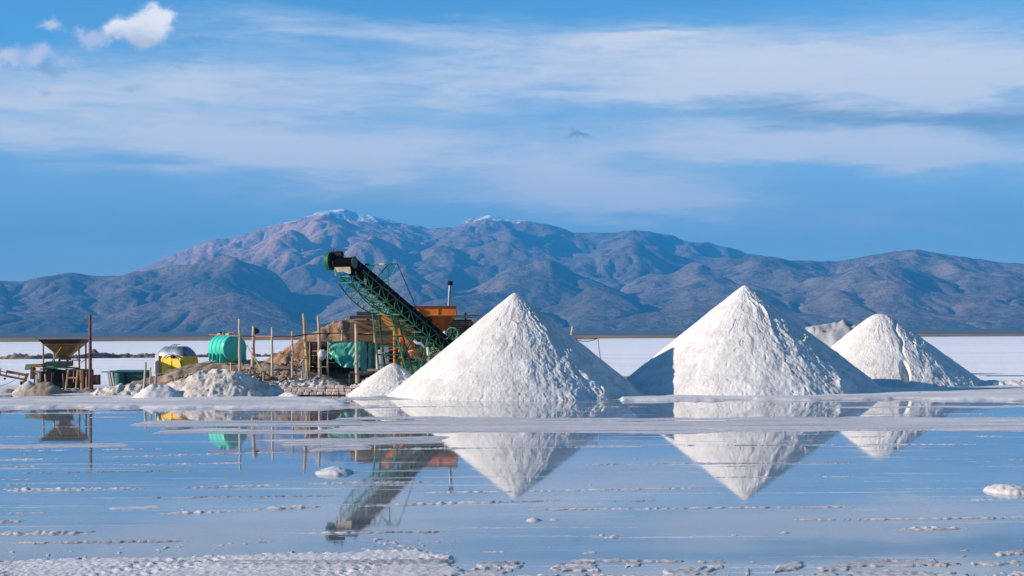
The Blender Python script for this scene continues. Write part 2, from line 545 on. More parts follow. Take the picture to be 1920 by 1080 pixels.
# ------------------------------------------------------------ salt flat: one sheet, lumpy where near
# streaks of crust standing out of the brine: x0,y0,x1,y1 (ends as seen from the lookout), half width in rows, height m, kind
STREAKS = [
    (-100, 756, 640, 753, 13, .12, 0), (600, 748, 1240, 746, 2.2, .05, 0), (1180, 745, 2100, 744, 6.5, .12, 0), (1300, 741, 2100, 740, 5, .13, 0),
    (-50, 776, 330, 774, 1.6, .03, 1), (120, 783, 300, 782, 1.5, .03, 1), (230, 794, 700, 793, 6.5, .035, 2), (560, 786, 2100, 785, 3, .03, 2),
    (640, 799, 2100, 797, 13, .045, 2), (250, 811, 900, 806, 4.5, .035, 2), (480, 830, 860, 824, 6.5, .04, 2), (-50, 838, 260, 834, 4, .03, 2),
    (560, 846, 720, 838, 6, .04, 2), (1120, 807, 1900, 806, 2.2, .04, 1), (640, 763, 1300, 762, .7, .03, 1), (1540, 762, 2000, 761, 2.4, .035, 2),
    (1550, 777, 1920, 776, 1.2, .03, 1), (-50, 819, 160, 817, 1.5, .03, 1), (1560, 820, 1720, 818, 1.2, .05, 1), (1810, 819, 1900, 818, 1.2, .06, 1),
    (-50, 802, 240, 800, 1.0, .03, 1),
    (-50, 864, 160, 859, 1.5, .05, 1), (120, 860, 640, 844, .9, .045, 1), (600, 843, 1280, 836, 1.2, .045, 1),
    (-50, 879, 120, 872, 1.6, .035, 1), (170, 872, 520, 868, 1.0, .03, 1), (-50, 900, 120, 898, .8, .03, 1),
    (-50, 919, 330, 915, 3.6, .065, 1), (300, 916, 560, 908, 2.6, .055, 1), (540, 908, 860, 903, 1.8, .055, 1),
    (-50, 910, 100, 908, 1.2, .04, 1), (280, 964, 480, 958, 1.8, .06, 1), (440, 957, 640, 950, 3.2, .065, 1), (620, 951, 1110, 936, 2.0, .055, 1),
    (190, 955, 320, 950, 2.4, .03, 2), (-50, 963, 120, 961, 1.2, .03, 1), (1130, 940, 1260, 938, 2.0, .05, 1), (1500, 894, 1640, 893, 1.6, .05, 1),
    (1270, 896, 1500, 893, 1.0, .04, 1), (1280, 875, 1480, 873, .8, .035, 1), (1550, 867, 1620, 866, .8, .03, 1), (1860, 863, 1940, 862, 1.2, .045, 1),
    (-50, 1002, 220, 996, 5.0, .06, 1), (-50, 980, 70, 976, 4, .045, 1), (935, 978, 1080, 975, 2.6, .085, 3), (1125, 1009, 1170, 1007, 2.0, .07, 1),
    (1645, 993, 1830, 991, 3.4, .085, 1), (1770, 938, 1930, 937, 1.8, .05, 1), (1440, 1000, 1505, 999, 1.2, .04, 1), (1360, 1003, 1395, 1002, 1.2, .03, 1),
    (-200, 1086, 600, 1067, 34, 0.085, 4), (420, 1072, 900, 1074, 37, 0.09, 4), (560, 1040, 860, 1036, 2.5, 0.09, 1), (850, 1062, 1010, 1054, 9.45, 0.07, 4),
    (820, 1078, 980, 1072, 10.8, 0.08, 4), (1020, 1066, 1140, 1064, 9.45, 0.08, 4), (1160, 1063, 1210, 1058, 4.05, 0.07, 4), (1220, 1080, 1380, 1066, 10.8, 0.05, 4),
    (1300, 1052, 1380, 1048, 1.2, 0.04, 1), (1390, 1074, 1410, 1068, 10.8, 0.06, 4), (1430, 1072, 1510, 1062, 8.1, 0.05, 4), (1530, 1068, 1600, 1064, 5.4, 0.07, 4),
    (1660, 1056, 1760, 1050, 4.32, 0.07, 4), (1780, 1044, 1830, 1041, 1.5, 0.06, 1), (1850, 1038, 1940, 1034, 4.32, 0.07, 4), (1620, 1055, 1700, 1050, 1.5, 0.05, 1),
    (880, 1035, 985, 1034, 1.4, 0.06, 1), (1080, 1038, 1130, 1036, 1, 0.04, 1), (1780, 1033, 1830, 1031, 1.3, 0.05, 1), (1100, 1082, 1900, 1088, 6.75, 0.04, 4),
    (1570, 1085, 1650, 1076, 5, .04, 1),
    (820, 1080, 1560, 1084, 15, .05, 5), (1400, 1084, 2100, 1074, 14, .05, 5), (1000, 1050, 1500, 1054, 3, .04, 5), (1500, 1062, 2000, 1052, 7, .04, 5),
    (-50, 1018, 420, 1012, 2.0, .04, 5), (500, 1000, 900, 996, 1.6, .04, 5), (700, 925, 1400, 915, 1.2, .035, 5), (1000, 872, 1700, 868, 1.0, .035, 5), (-50, 888, 500, 880, 1.0, .035, 5),
    (900, 957, 1700, 950, 1.4, .035, 5), (-50, 846, 400, 840, .9, .03, 5), (1100, 836, 1950, 833, .9, .03, 5), (200, 935, 700, 928, 1.3, .035, 5), (1400, 975, 2000, 970, 1.4, .035, 5),
]


def flat_height(X, Y):
    dy = CAM_H * F / Y
    dx = X * F / Y
    py = 630 + dy - ROLL * dx
    px = 960 + dx
    clod = fbm(X * 2.6, Y * 1.5, 4, 41)
    clod2 = fbm(X * 7, Y * 5, 3, 43)
    grit = fbm(X * 9, Y * 6, 4, 44)
    wav = fbm(X * .10, Y * .05, 3, 45)
    rag = fbm(X * .45, Y * .16, 4, 47)
    h = -.045 + .012 * wav + .006 * clod
    near = sstep(735, 742, py)
    h = np.where(py < 743, np.maximum(h, .09 + .035 * rag + .012 * clod - .16 * sstep(737, 742.5, py + 2 * wav)), h)
    for (x0, y0, x1, y1, hw, hh, kd) in STREAKS:
        t = (px - x0) / (x1 - x0)
        ln = y0 + (y1 - y0) * t
        wv = (1.6 if kd != 1 else .8) * hw ** .5
        d = (py - ln + wv * gn(X * .12 + x0, Y * .02, 51) + .8 * wv * rag) / hw
        sel = (np.abs(d) < 1.6) & (t > -.15) & (t < 1.15)
        if not sel.any(): continue
        tt_, dd = t[sel], d[sel]
        L = abs(x1 - x0)
        ed = min(.45, 60 / L + .1)
        endf = np.clip(np.minimum(tt_ + .02, 1.02 - tt_) / ed, 0, 1)
        core = np.clip(1 - dd * dd, 0, 1)
        if kd == 1:      # clods in a row
            mk = core ** .7 * (.4 + .6 * endf)
            m_ = np.clip(.30 + 1.1 * grit[sel] + .5 * clod[sel] + .5 * rag[sel], 0, 1.2)
            b = -.045 + .062 * mk * (.86 + .25 * rag[sel] + .12 * clod[sel] + .32 * grit[sel]) + hh * .5 * mk * m_
        elif kd == 2:    # flat wet bars
            b = -.045 + (hh * .42 + .045) * sstep(0, .35, core) * (.35 + .65 * sstep(0, .6, endf + .6 * rag[sel])) + .010 * clod[sel] + .013 * gn(X[sel] * .35, Y[sel] * 1.1, 57) + .008 * rag[sel]
        elif kd == 3:    # hoof prints in a row
            b = -.045 + (hh * .6 + .045) * core ** .6 * endf * (.68 + .32 * np.sin(X[sel] * 2 * np.pi / .42 + Y[sel] * 1)) + .014 * grit[sel]
        elif kd == 5:    # thin broken film of crust
            mk = sstep(.05, .5, core - .42 + .8 * rag[sel] + .55 * grit[sel] + .35 * clod[sel]) * endf
            b = -.045 + .062 * mk + (.012 * grit[sel] + .008 * clod[sel]) * mk
        elif kd == 4:    # trodden crust
            big = 1. if hw > 15 else 0.
            mk = sstep(-.05, .4, core - .15 + .27 * big + (.45 - .2 * big) * rag[sel] + (.65 - .45 * big) * grit[sel] + (.3 - .2 * big) * clod[sel]) * sstep(.1, .45, endf * 1.3 - .25 + .6 * rag[sel] + .45 * clod[sel] + .25 * grit[sel] + .35 * gn(X[sel] * 1.1, Y[sel] * .8, 73))
            b = -.045 + (.062 + .018 * big) * mk + (.010 * clod[sel] + .015 * grit[sel] + .010 * fbm(X[sel] * 19, Y[sel] * 15, 2, 59)) * mk
        else:
            b = -.045 + (hh + .045) * sstep(0, .5, core) * sstep(-.1, .4, endf * (1 if x0 < 900 else 9) + .6 * rag[sel]) + .012 * clod[sel] + .006 * clod2[sel]
        h[sel] = np.maximum(h[sel], b)
    # tyre tracks pressed into the near crust
    for (ax_, ay_, bx_, by_, w, sgn) in [(120, 1088, 330, 1046, .20, 1), (200, 1090, 400, 1046, .20, 1), (1012, 1050, 1052, 1084, .24, 1),
                                         (1300, 1058, 1420, 1082, .26, -1), (560, 1085, 800, 1044, .18, 1), (-40, 1060, 40, 1092, .2, 1), (640, 1090, 700, 1050, .16, -1)]:
        a, b_ = PG(ax_, ay_), PG(bx_, by_)
        ux, uy = b_.x - a.x, b_.y - a.y
        L = math.hypot(ux, uy); ux /= L; uy /= L
        s_ = (X - a.x) * ux + (Y - a.y) * uy
        w_ = -(X - a.x) * uy + (Y - a.y) * ux
        w_ = w_ + .12 * np.sin(s_ * .8)
        sel = (s_ > 0) & (s_ < L) & (np.abs(w_) < w)
        tread = .5 + .5 * np.sign(np.sin((s_ + sgn * np.abs(w_) * .8) * 2 * np.pi / .22))
        h = np.where(sel & (h > 0), h - .012 + .014 * tread, h)
    pud = fbm(X * .16, Y * .55, 4, 71)
    h = h - .13 * sstep(.12, .45, pud) * (py > 739) * (py < 772) * (X < 12)
    h = h - .010 * sstep(-.1, .3, np.sin(Y * 3.1 + .5 * rag)) * (py > 741) * (py < 768)
    # lone clods in the brine
    lone = fbm(X * 1.9, Y * 1.1, 3, 61)
    gate = fbm(X * .09, Y * .12, 2, 63)
    h = np.maximum(h, -.05 + .30 * np.clip(lone - .50 + .12 * gate, 0, .22) * near + .02 * grit * (lone > .4))
    spk = fbm(X * 4.5, Y * 2.2, 3, 65)
    gate2 = fbm(X * .16, Y * .22, 3, 67)
    h = np.maximum(h, -.03 + .16 * np.clip(spk - .52 + .35 * gate2, 0, .25) * near)
    # two bigger lumps of crust
    for (lx, ly, rx, hh) in [(627, 887, 38, .17), (1893, 922, 46, .18)]:
        c = PG(lx, ly)
        rxm = rx * c.y / F
        d = np.sqrt(((X - c.x) / rxm) ** 2 + ((Y - c.y) / (rxm * 1.5)) ** 2)
        d = d + .22 * rag
        h = np.maximum(h, hh * np.clip(1.0 - d, 0, 1) ** .5 + (.22 * hh * clod2 + .16 * hh * grit + .2 * hh * clod) * (d < 1) - .03 * (d > 1) - .02)
    return h


def salt_flat_mat():
    m, q, b = new_mat("salt_flat")
    co = obj_co(q)
    sp = q.n('ShaderNodeSeparateXYZ'); q.put(sp.inputs[0], co)
    n = q.noise(q.v('MULTIPLY', co, (.25, 1, 1)), .35, 6, .62, .3)
    n2 = q.noise(co, 9, 5, .65)
    dry = q.mix(q.ramp(n, .35, .68), (.78, .755, .76), (.56, .53, .525))
    dry = q.mix(1., dry, q.mix(q.ramp(n2, .3, .7), (.80,) * 3, (1.06,) * 3), 'MULTIPLY')
    wet = q.mix(q.ramp(n, .4, .62), (.62, .535, .50), (.46, .40, .375))
    zz = q.m('ADD', sp.outputs[2], q.m('MULTIPLY', q.m('SUBTRACT', n2, .5), .03))
    wf = q.ramp(zz, .008, .034)
    c = q.mix(wf, wet, dry)
    # thin lengthwise films: some stretches still under a skin of brine
    film = q.noise(q.v('MULTIPLY', co, (.05, .9, 1)), 1.5, 5, .7, .2)
    lowz = q.ramp(sp.outputs[2], .11, .04)
    c = q.mix(q.m('MULTIPLY', q.m('MULTIPLY', q.ramp(film, .48, .56), lowz), .75), c, (.62, .585, .59))
    c = q.mix(q.m('MULTIPLY', q.m('MULTIPLY', q.ramp(film, .46, .40), lowz), .7), c, (.34, .30, .28))
    # far away: whiter, with long faint grey bands
    farn = q.noise(q.v('MULTIPLY', co, (.05, 1, 1)), .018, 5, .7, .2)
    farn2 = q.noise(q.v('MULTIPLY', co, (.10, 1, 1)), .11, 4, .7, .2)
    farc = q.mix(q.ramp(farn, .52, .70), (.90, .88, .90), (.66, .64, .68))
    farc = q.mix(q.m('MULTIPLY', q.ramp(farn2, .58, .68), .5), farc, (.60, .58, .60))
    c = q.mix(q.ramp(sp.outputs[1], 98, 112), c, farc)
    q.put(b.inputs['Base Color'], c)
    q.put(b.inputs['Roughness'], q.m('ADD', q.m('MULTIPLY', wf, .4), q.ramp(film, .38, .6, .12, .5)))
    b.inputs['Specular IOR Level'].default_value = .35
    bn = q.n('ShaderNodeBump'); bn.inputs['Strength'].default_value = .8; bn.inputs['Distance'].default_value = .02
    q.put(bn.inputs['Height'], q.noise(co, 16, 6, .75))
    q.put(b.inputs['Normal'], bn.outputs[0])
    return m


def build_flat():
    cols = np.concatenate([[-3000, -1500, -700, -350], np.arange(-160, 2081, 3.3), [2250, 2600, 3400, 4900]])
    rows = np.concatenate([[CAM_H * F / 6., 1100, 700, 560], np.arange(476, 105, -.78), np.arange(104.5, 80, -1.2), np.arange(79, 30, -2.5), np.arange(29, 9, -1.5), [8, 7, 6, 5, 4.2]])
    Yr = CAM_H * F / rows
    Yg = np.repeat(Yr[:, None], len(cols), 1)
    Xg = (cols[None, :] - 960) / F * Yg
    h = flat_height(Xg, Yg)
    # rise to the shore far out: none, the flat is level
    V = np.stack([Xg, Yg, h], -1).reshape(-1, 3)
    return mesh_np('salt_flat', V, gridfaces(len(rows), len(cols)), salt_flat_mat())


tag(build_flat(), kind='structure')


def water_mat():
    m, q, b = new_mat("brine")
    co = obj_co(q)
    n = q.noise(q.v('MULTIPLY', co, (.12, 1, 1)), .22, 5, .6, .3)
    c = q.mix(q.ramp(n, .3, .7), (.16, .19, .23), (.30, .305, .32))
    n2 = q.noise(q.v('MULTIPLY', co, (.06, 1, 1)), 1.1, 5, .65, .2)
    c = q.mix(1., c, q.mix(q.ramp(n2, .35, .65), (.85,) * 3, (1.12,) * 3), 'MULTIPLY')
    # crust just under the surface: thin pale lengthwise streaks and milky shoals
    s1 = q.noise(q.v('MULTIPLY', co, (.09, 1.3, 1)), 1.6, 6, .72, .25)
    s2 = q.noise(q.v('MULTIPLY', co, (.12, .6, 1)), .16, 3, .6, .3)
    s3 = q.noise(co, 5, 4, .7)
    sh = q.m('MULTIPLY', q.ramp(q.m('ADD', s1, q.m('MULTIPLY', q.m('SUBTRACT', s3, .5), .22)), .565, .64), q.ramp(s2, .40, .55))
    c = q.mix(q.m('MULTIPLY', sh, .8), c, (.74, .71, .71))
    c = q.mix(q.m('MULTIPLY', q.ramp(s2, .50, .66), .30), c, (.66, .64, .66))
    q.put(b.inputs['Base Color'], c)
    q.put(b.inputs['Roughness'], q.m('ADD', q.ramp(n2, .4, .7, .008, .045), q.m('MULTIPLY', sh, .3)))
    b.inputs['IOR'].default_value = 1.8
    bn = q.n('ShaderNodeBump'); bn.inputs['Strength'].default_value = .12; bn.inputs['Distance'].default_value = .002
    q.put(bn.inputs['Height'], q.noise(q.v('MULTIPLY', co, (.5, 1.6, 1)), 3.0, 4, .6))
    q.put(b.inputs['Normal'], bn.outputs[0])
    return m


me = bpy.data.meshes.new('brine_water')
me.from_pydata([(-600, -400, 0), (600, -400, 0), (600, 104, 0), (-600, 104, 0)], [], [(0, 1, 2, 3)])
me.materials.append(water_mat())
o = bpy.data.objects.new('brine_water', me); COL.objects.link(o); tag(o, kind='structure')

# ------------------------------------------------------------ salt cones
def salt_cone(name, label, px, py, Y, s_l, s_r, rough=1., round_=.0, seed=0, s_f=None, res=1., extra=None, lump=.07, cat='salt pile', group=None, mat='salt', th0=None):
    ap = P(px, py, Y)
    Hh = ap.z
    nt_ = int(560 * res); nr_ = int(190 * res)
    # angles: denser on the side of the lookout (theta 0 = right, 90 = towards lookout)
    u = np.linspace(0, 1, nt_, endpoint=False)
    th = 2 * np.pi * u - .55 * np.sin(2 * (2 * np.pi * u + 0)) * 0
    w = 1 + 1.6 * np.clip(np.sin(np.linspace(0, 2 * np.pi, 721)), -.35, 1)
    cw = np.cumsum(w); cw = (cw - cw[0]) / (cw[-1] - cw[0])
    th = np.interp(u, cw, np.linspace(0, 2 * np.pi, 721))
    v = np.linspace(0, 1, nr_) ** 1.15
    TH, VV = np.meshgrid(th, v, indexing='xy')
    s_f = s_f or (s_l + s_r) / 2
    cs = np.cos(TH)
    sl = np.where(cs > 0, s_f + (s_r - s_f) * cs ** 2, s_f + (s_l - s_f) * cs ** 2)
    Rm = (Hh + .25) / sl * 1.06
    rr = VV * Rm
    z = Hh - sl * rr
    k = (rr / Rm)
    z = z + .035 * Hh * np.sin(np.pi * k) * -.6                       # very slightly hollow flanks
    if round_: z = z - (np.sqrt(rr ** 2 + round_ ** 2) - rr - round_) * -sl * -1 if False else Hh - sl * (np.sqrt(rr ** 2 + round_ ** 2) - round_)
    X = rr * np.cos(TH); Yy = -rr * np.sin(TH)
    sc = Hh / 5.4
    xs_, ys_ = X / sc + seed * 17, Yy / sc - seed * 9
    # streaming ridges and slips: strongest on the flank turned right and to the lookout
    a0 = R(46) if th0 is None else th0
    dth = np.abs((TH - a0 + np.pi) % (2 * np.pi) - np.pi)
    wt = .10 + .90 * np.exp(-(dth / .50) ** 2) + .16 * np.exp(-((TH - 1.7) / .5) ** 2)
    wt = wt * rough
    warp = fbm(xs_ * .45, ys_ * .45, 3, 70 + seed) * 1.0
    U = TH * 3.4 + seed * 3 + warp * .9
    r_n = rr / sc
    g1 = fbm(U * .95, r_n * .26 + warp * .4, 2, 80 + seed, ridged=True)
    g2 = fbm(U * 2.6 + r_n * .5, r_n * 1.1 + warp, 4, 90 + seed)
    l1 = fbm(xs_ * .8 + warp, ys_ * .8, 4, 100 + seed, ridged=True)
    l2 = fbm(xs_ * 5, ys_ * 5, 3, 110 + seed)
    grow = sstep(0, 1.6, r_n) * sc
    grow2 = sstep(0, .5, r_n) * sc
    patch = .35 + 1.3 * sstep(-.25, .35, fbm(xs_ * .7 + 4, ys_ * .7, 3, 130 + seed))
    l3 = fbm(xs_ * 2.6, ys_ * 2.6, 4, 140 + seed, ridged=True)
    l4 = fbm(xs_ * 11, ys_ * 11, 2, 150 + seed)
    dz = wt * patch * grow * (.15 * (g1 - .3) + .05 * g2) + lump * (wt + .25) * grow * (l1 - .2) + .02 * wt * patch * grow * (l3 - .2) + .045 * (wt + .22) * grow2 * l2 + .032 * (wt + .15) * grow2 * l4
    # little rivulet scars, sharp and dark
    riv = np.clip(fbm(U * 2.4 + 9, r_n * .16 + warp * 1.2, 2, 120 + seed, ridged=True) - .88, 0, 1) * 8
    dz = dz - .085 * riv * grow * (.35 + wt)
    z = z + dz
    if extra: z = extra(X, Yy, z, rr)
    # rubble toe
    z = z + sstep(.82, 1, k) * .05 * l2 * sc
    base = Vector((ap.x, Y, 0))
    V = np.stack([X + ap.x, Yy + Y, z], -1).reshape(-1, 3)
    o = mesh_np(name, V, gridfaces(nr_, nt_, True), M[mat], loc=base)
    return tag(o, label, cat, group)


GRP = 'cone-shaped salt piles by the brine pool'
salt_cone('salt_pile', 'tall pointed white salt cone in the middle, just right of the green conveyor', 965, 549, 85.7, .815, .795, 1., .10, 1, group=GRP)
salt_cone('salt_pile', 'tallest white salt cone, with the shadow of its neighbour falling across its left foot', 1396, 535, 89.2, .80, .775, 1., .12, 2, group=GRP)


def scoop(X, Y, z, rr):
    # a bite taken out of the foot
    d = np.sqrt(((X - .42 - .12 * (z - 1)) / .34) ** 2 + ((z - 1.0) / .72) ** 2)
    f = np.clip(1 - d, 0, 1) * (Y < 0)
    z = z - .42 * sstep(0, .4, f)
    # notch beside the crown
    dn = np.abs(X - .72 - .1 * np.sin(z * 5)) / .16
    return z - .16 * np.clip(1 - dn, 0, 1) * (Y < .5) * sstep(1.2, 3.4, z)


salt_cone('salt_pile', 'round-topped white salt cone at the right with a dark hollow in its foot', 1648, 588, 99.5, .86, .74, .9, .55, 3, s_f=.82, extra=scoop, group=GRP, lump=.10)
salt_cone('salt_pile', 'small lumpy salt heap leaning against the left foot of the middle cone', 737, 681, 88.0, .70, .78, 1.1, .22, 4, res=.6, lump=.22, group=GRP)


def heap(name, label, pts, slope, mat, seed=0, res=.12, lump=.15, fine=.03, round_=.3, cat='mound', pad=None, group=None, rough_edge=0., lumpf=1.):
    """ridge-line heap: pts = (px,py,Y) crest points"""
    C = [P(*p) for p in pts]
    cr = []
    for a, b in zip(C, C[1:] if len(C) > 1 else C):
        n = max(2, int((b - a).length / .5))
        for i in range(n): cr.append(a.lerp(b, i / n))
    cr.append(C[-1])
    A = np.array([tuple(c) for c in cr])
    sf, sb = slope if isinstance(slope, tuple) else (slope, slope)
    mr = (A[:, 2].max() + .2) / min(sf, sb)
    x = np.arange(A[:, 0].min() - mr, A[:, 0].max() + mr, res)
    y = np.arange(A[:, 1].min() - (A[:, 2].max() + .2) / sf - .3, A[:, 1].max() + mr, res * 1.15)
    X, Yy = np.meshgrid(x, y)
    z = np.full(X.shape, -9.)
    wx = fbm(X * .5, Yy * .5, 3, seed + 7) * rough_edge
    for c in A:
        dy = Yy - c[1]
        s = np.where(dy < 0, sf, sb)
        d = np.sqrt((X - c[0] + wx) ** 2 + dy ** 2 + round_ ** 2) - round_
        z = np.maximum(z, c[2] - s * d)
    l = fbm(X * .9 * lumpf, Yy * .9 * lumpf, 4, seed, ridged=True)
    f = fbm(X * 4, Yy * 4, 3, seed + 3)
    k = np.clip((z + .4) / .8, 0, 1)
    f2 = fbm(X * 9, Yy * 9, 2, seed + 5)
    z = z + lump * (l - .1) * k + fine * f * 2.2 + fine * .7 * f2
    keep = z > -.12
    Fq = gridfaces(*X.shape)
    Fq = Fq[keep.ravel()[Fq].any(1)]
    used = np.zeros(X.size, bool); used[Fq.ravel()] = True
    rm = np.cumsum(used) - 1
    V = np.stack([X.ravel(), Yy.ravel(), np.maximum(z, -.2).ravel()], 1)[used]
    loc = (A[:, 0].mean(), A[:, 1].mean(), 0)
    return tag(mesh_np(name, V, rm[Fq], M[mat], loc=loc), label, cat, group)

# ------------------------------------------------------------ more materials
M['dirt'] = simple_mat('brown_earth', (.40, .24, .145), .95, col2=(.20, .11, .065), scale=1.3, bump=1., bscale=5, bdist=.12)
M['mixdirt'] = simple_mat('salty_earth', (.38, .275, .21), .95, col2=(.19, .13, .095), scale=1.1, bump=.9, bscale=7, bdist=.05)
M['greysalt'] = simple_mat('grey_salt', (.62, .56, .51), .9, col2=(.40, .345, .30), scale=1.2, bump=.9, bscale=6, bdist=.05)
M['darkclod'] = simple_mat('dark_clods', (.30, .22, .17), .95, col2=(.11, .085, .07), scale=.9, bump=.8, bscale=5, bdist=.05)
M['farsalt'] = simple_mat('salt_shade_grey', (.40, .40, .41), .9, col2=(.24, .24, .25), scale=.5, bump=.8, bscale=3, bdist=.06)  # salt greyed down: the shade on the far ridge is put into its colour
M['green'] = simple_mat('green_paint', (.026, .18, .068), .5, col2=(.012, .085, .04), scale=2.5, bump=.15)
M['ltgreen'] = simple_mat('light_green_paint', (.10, .36, .15), .5, col2=(.06, .24, .10), scale=2.5, bump=.15)
M['dkgreen'] = simple_mat('dark_green_steel', (.012, .042, .024), .55, col2=(.018, .022, .014), scale=3, bump=.15)
M['palegreen'] = simple_mat('pale_green_sheet', (.16, .34, .20), .6, col2=(.09, .22, .13), scale=2, bump=.2)
M['black'] = simple_mat('black_rubber', (.007, .007, .008), .6, col2=(.014, .013, .013), scale=4, bump=.1, spec=.1)
M['orange'] = simple_mat('rusty_orange_steel', (.78, .20, .018), .6, col2=(.46, .10, .014), scale=1.6, bump=.2)
M['brorange'] = simple_mat('bright_orange_paint', (.85, .27, .02), .45, col2=(.68, .19, .015), scale=2, bump=.15)
M['yellow'] = simple_mat('yellow_paint', (.95, .56, .02), .6, col2=(.75, .42, .02), scale=3.5, bump=.25, bscale=9, bdist=.03)
M['ochre'] = simple_mat('rusty_yellow_steel', (.36, .19, .035), .65, col2=(.17, .075, .025), scale=2.6, bump=.25)
M['rust'] = simple_mat('rusty_steel', (.20, .072, .035), .8, col2=(.11, .045, .03), scale=3, bump=.3)
M['dkrust'] = simple_mat('dark_rust', (.075, .042, .03), .8, col2=(.035, .024, .02), scale=3, bump=.3)
M['redrust'] = simple_mat('red_rust_plate', (.36, .11, .05), .75, col2=(.22, .07, .035), scale=3, bump=.3)
M['wood'] = simple_mat('weathered_pole_wood', (.52, .42, .32), .85, col2=(.33, .26, .20), scale=3, bump=.5, bscale=20, stretch=(3, 3, .5))
M['goldwood'] = simple_mat('yellowed_pole_wood', (.50, .33, .15), .85, col2=(.30, .19, .10), scale=3, bump=.5, bscale=20, stretch=(3, 3, .5))
M['plank'] = simple_mat('brown_planks', (.25, .13, .07), .85, col2=(.13, .07, .042), scale=3, bump=.5, bscale=20, stretch=(.5, 2, 3))
M['plank2'] = simple_mat('pale_planks', (.46, .33, .22), .85, col2=(.28, .19, .13), scale=3, bump=.5, bscale=20, stretch=(.5, 2, 3))
M['alu'] = simple_mat('dull_aluminium', (.24, .28, .33), .5, metal=.5, col2=(.12, .15, .19), scale=2.2, bump=.25, bscale=6, bdist=.02)
M['teal'] = simple_mat('green_tank_plastic', (.04, .50, .385), .42, col2=(.045, .40, .31), var=.16, scale=1.2, bump=.05)
M['tealdark'] = simple_mat('dark_teal_paint', (.022, .12, .105), .6, col2=(.015, .07, .06), scale=2, bump=.1)
M['blue'] = simple_mat('blue_paint', (.06, .24, .34), .5, col2=(.04, .18, .26), scale=2, bump=.1)
M['white'] = simple_mat('white_paint', (.78, .77, .74), .5, col2=(.62, .60, .57), scale=2, bump=.1)
M['grey'] = simple_mat('grey_metal', (.36, .37, .38), .5, metal=.3, col2=(.24, .25, .26), scale=2, bump=.1)
M['sack'] = simple_mat('pale_sack_cloth', (.60, .60, .60), .9, col2=(.40, .41, .43), scale=4, bump=.5, bscale=14)
M['brick'] = simple_mat('salt_block', (.80, .63, .54), .9, col2=(.62, .43, .34), scale=2.2, bump=.6, bscale=14, bdist=.03)
M['redplastic'] = simple_mat('dull_red_plastic', (.40, .06, .05), .5, bump=.05)
M['shade'] = simple_mat('shade_dark', (.035, .026, .02), .9, col2=(.02, .016, .013), scale=3, bump=.2)  # near-black: shade of recesses and interiors put into the colour
M['oldplank'] = simple_mat('dark_boards', (.08, .05, .035), .9, col2=(.04, .028, .02), scale=3, bump=.3)  # very dark brown boards; also carry the painted shade inside the shack


def tarp_mat():
    m, q, b = new_mat('green_tarpaulin')
    co = obj_co(q)
    n = q.noise(co, 3.2, 6, .7, 1.2)
    c = q.mix(q.ramp(n, .45, .70), (.02, .30, .23), (.24, .54, .45))
    q.put(b.inputs['Base Color'], c)
    b.inputs['Roughness'].default_value = .38
    bn = q.n('ShaderNodeBump'); bn.inputs['Strength'].default_value = .8; bn.inputs['Distance'].default_value = .05
    q.put(bn.inputs['Height'], q.noise(co, 4.5, 5, .65, .8)); q.put(b.inputs['Normal'], bn.outputs[0])
    return m


M['tarp'] = tarp_mat()
M['drum'] = simple_mat('matt_black_rubber', (.006, .006, .006), 1.0, spec=.02, bump=.0)


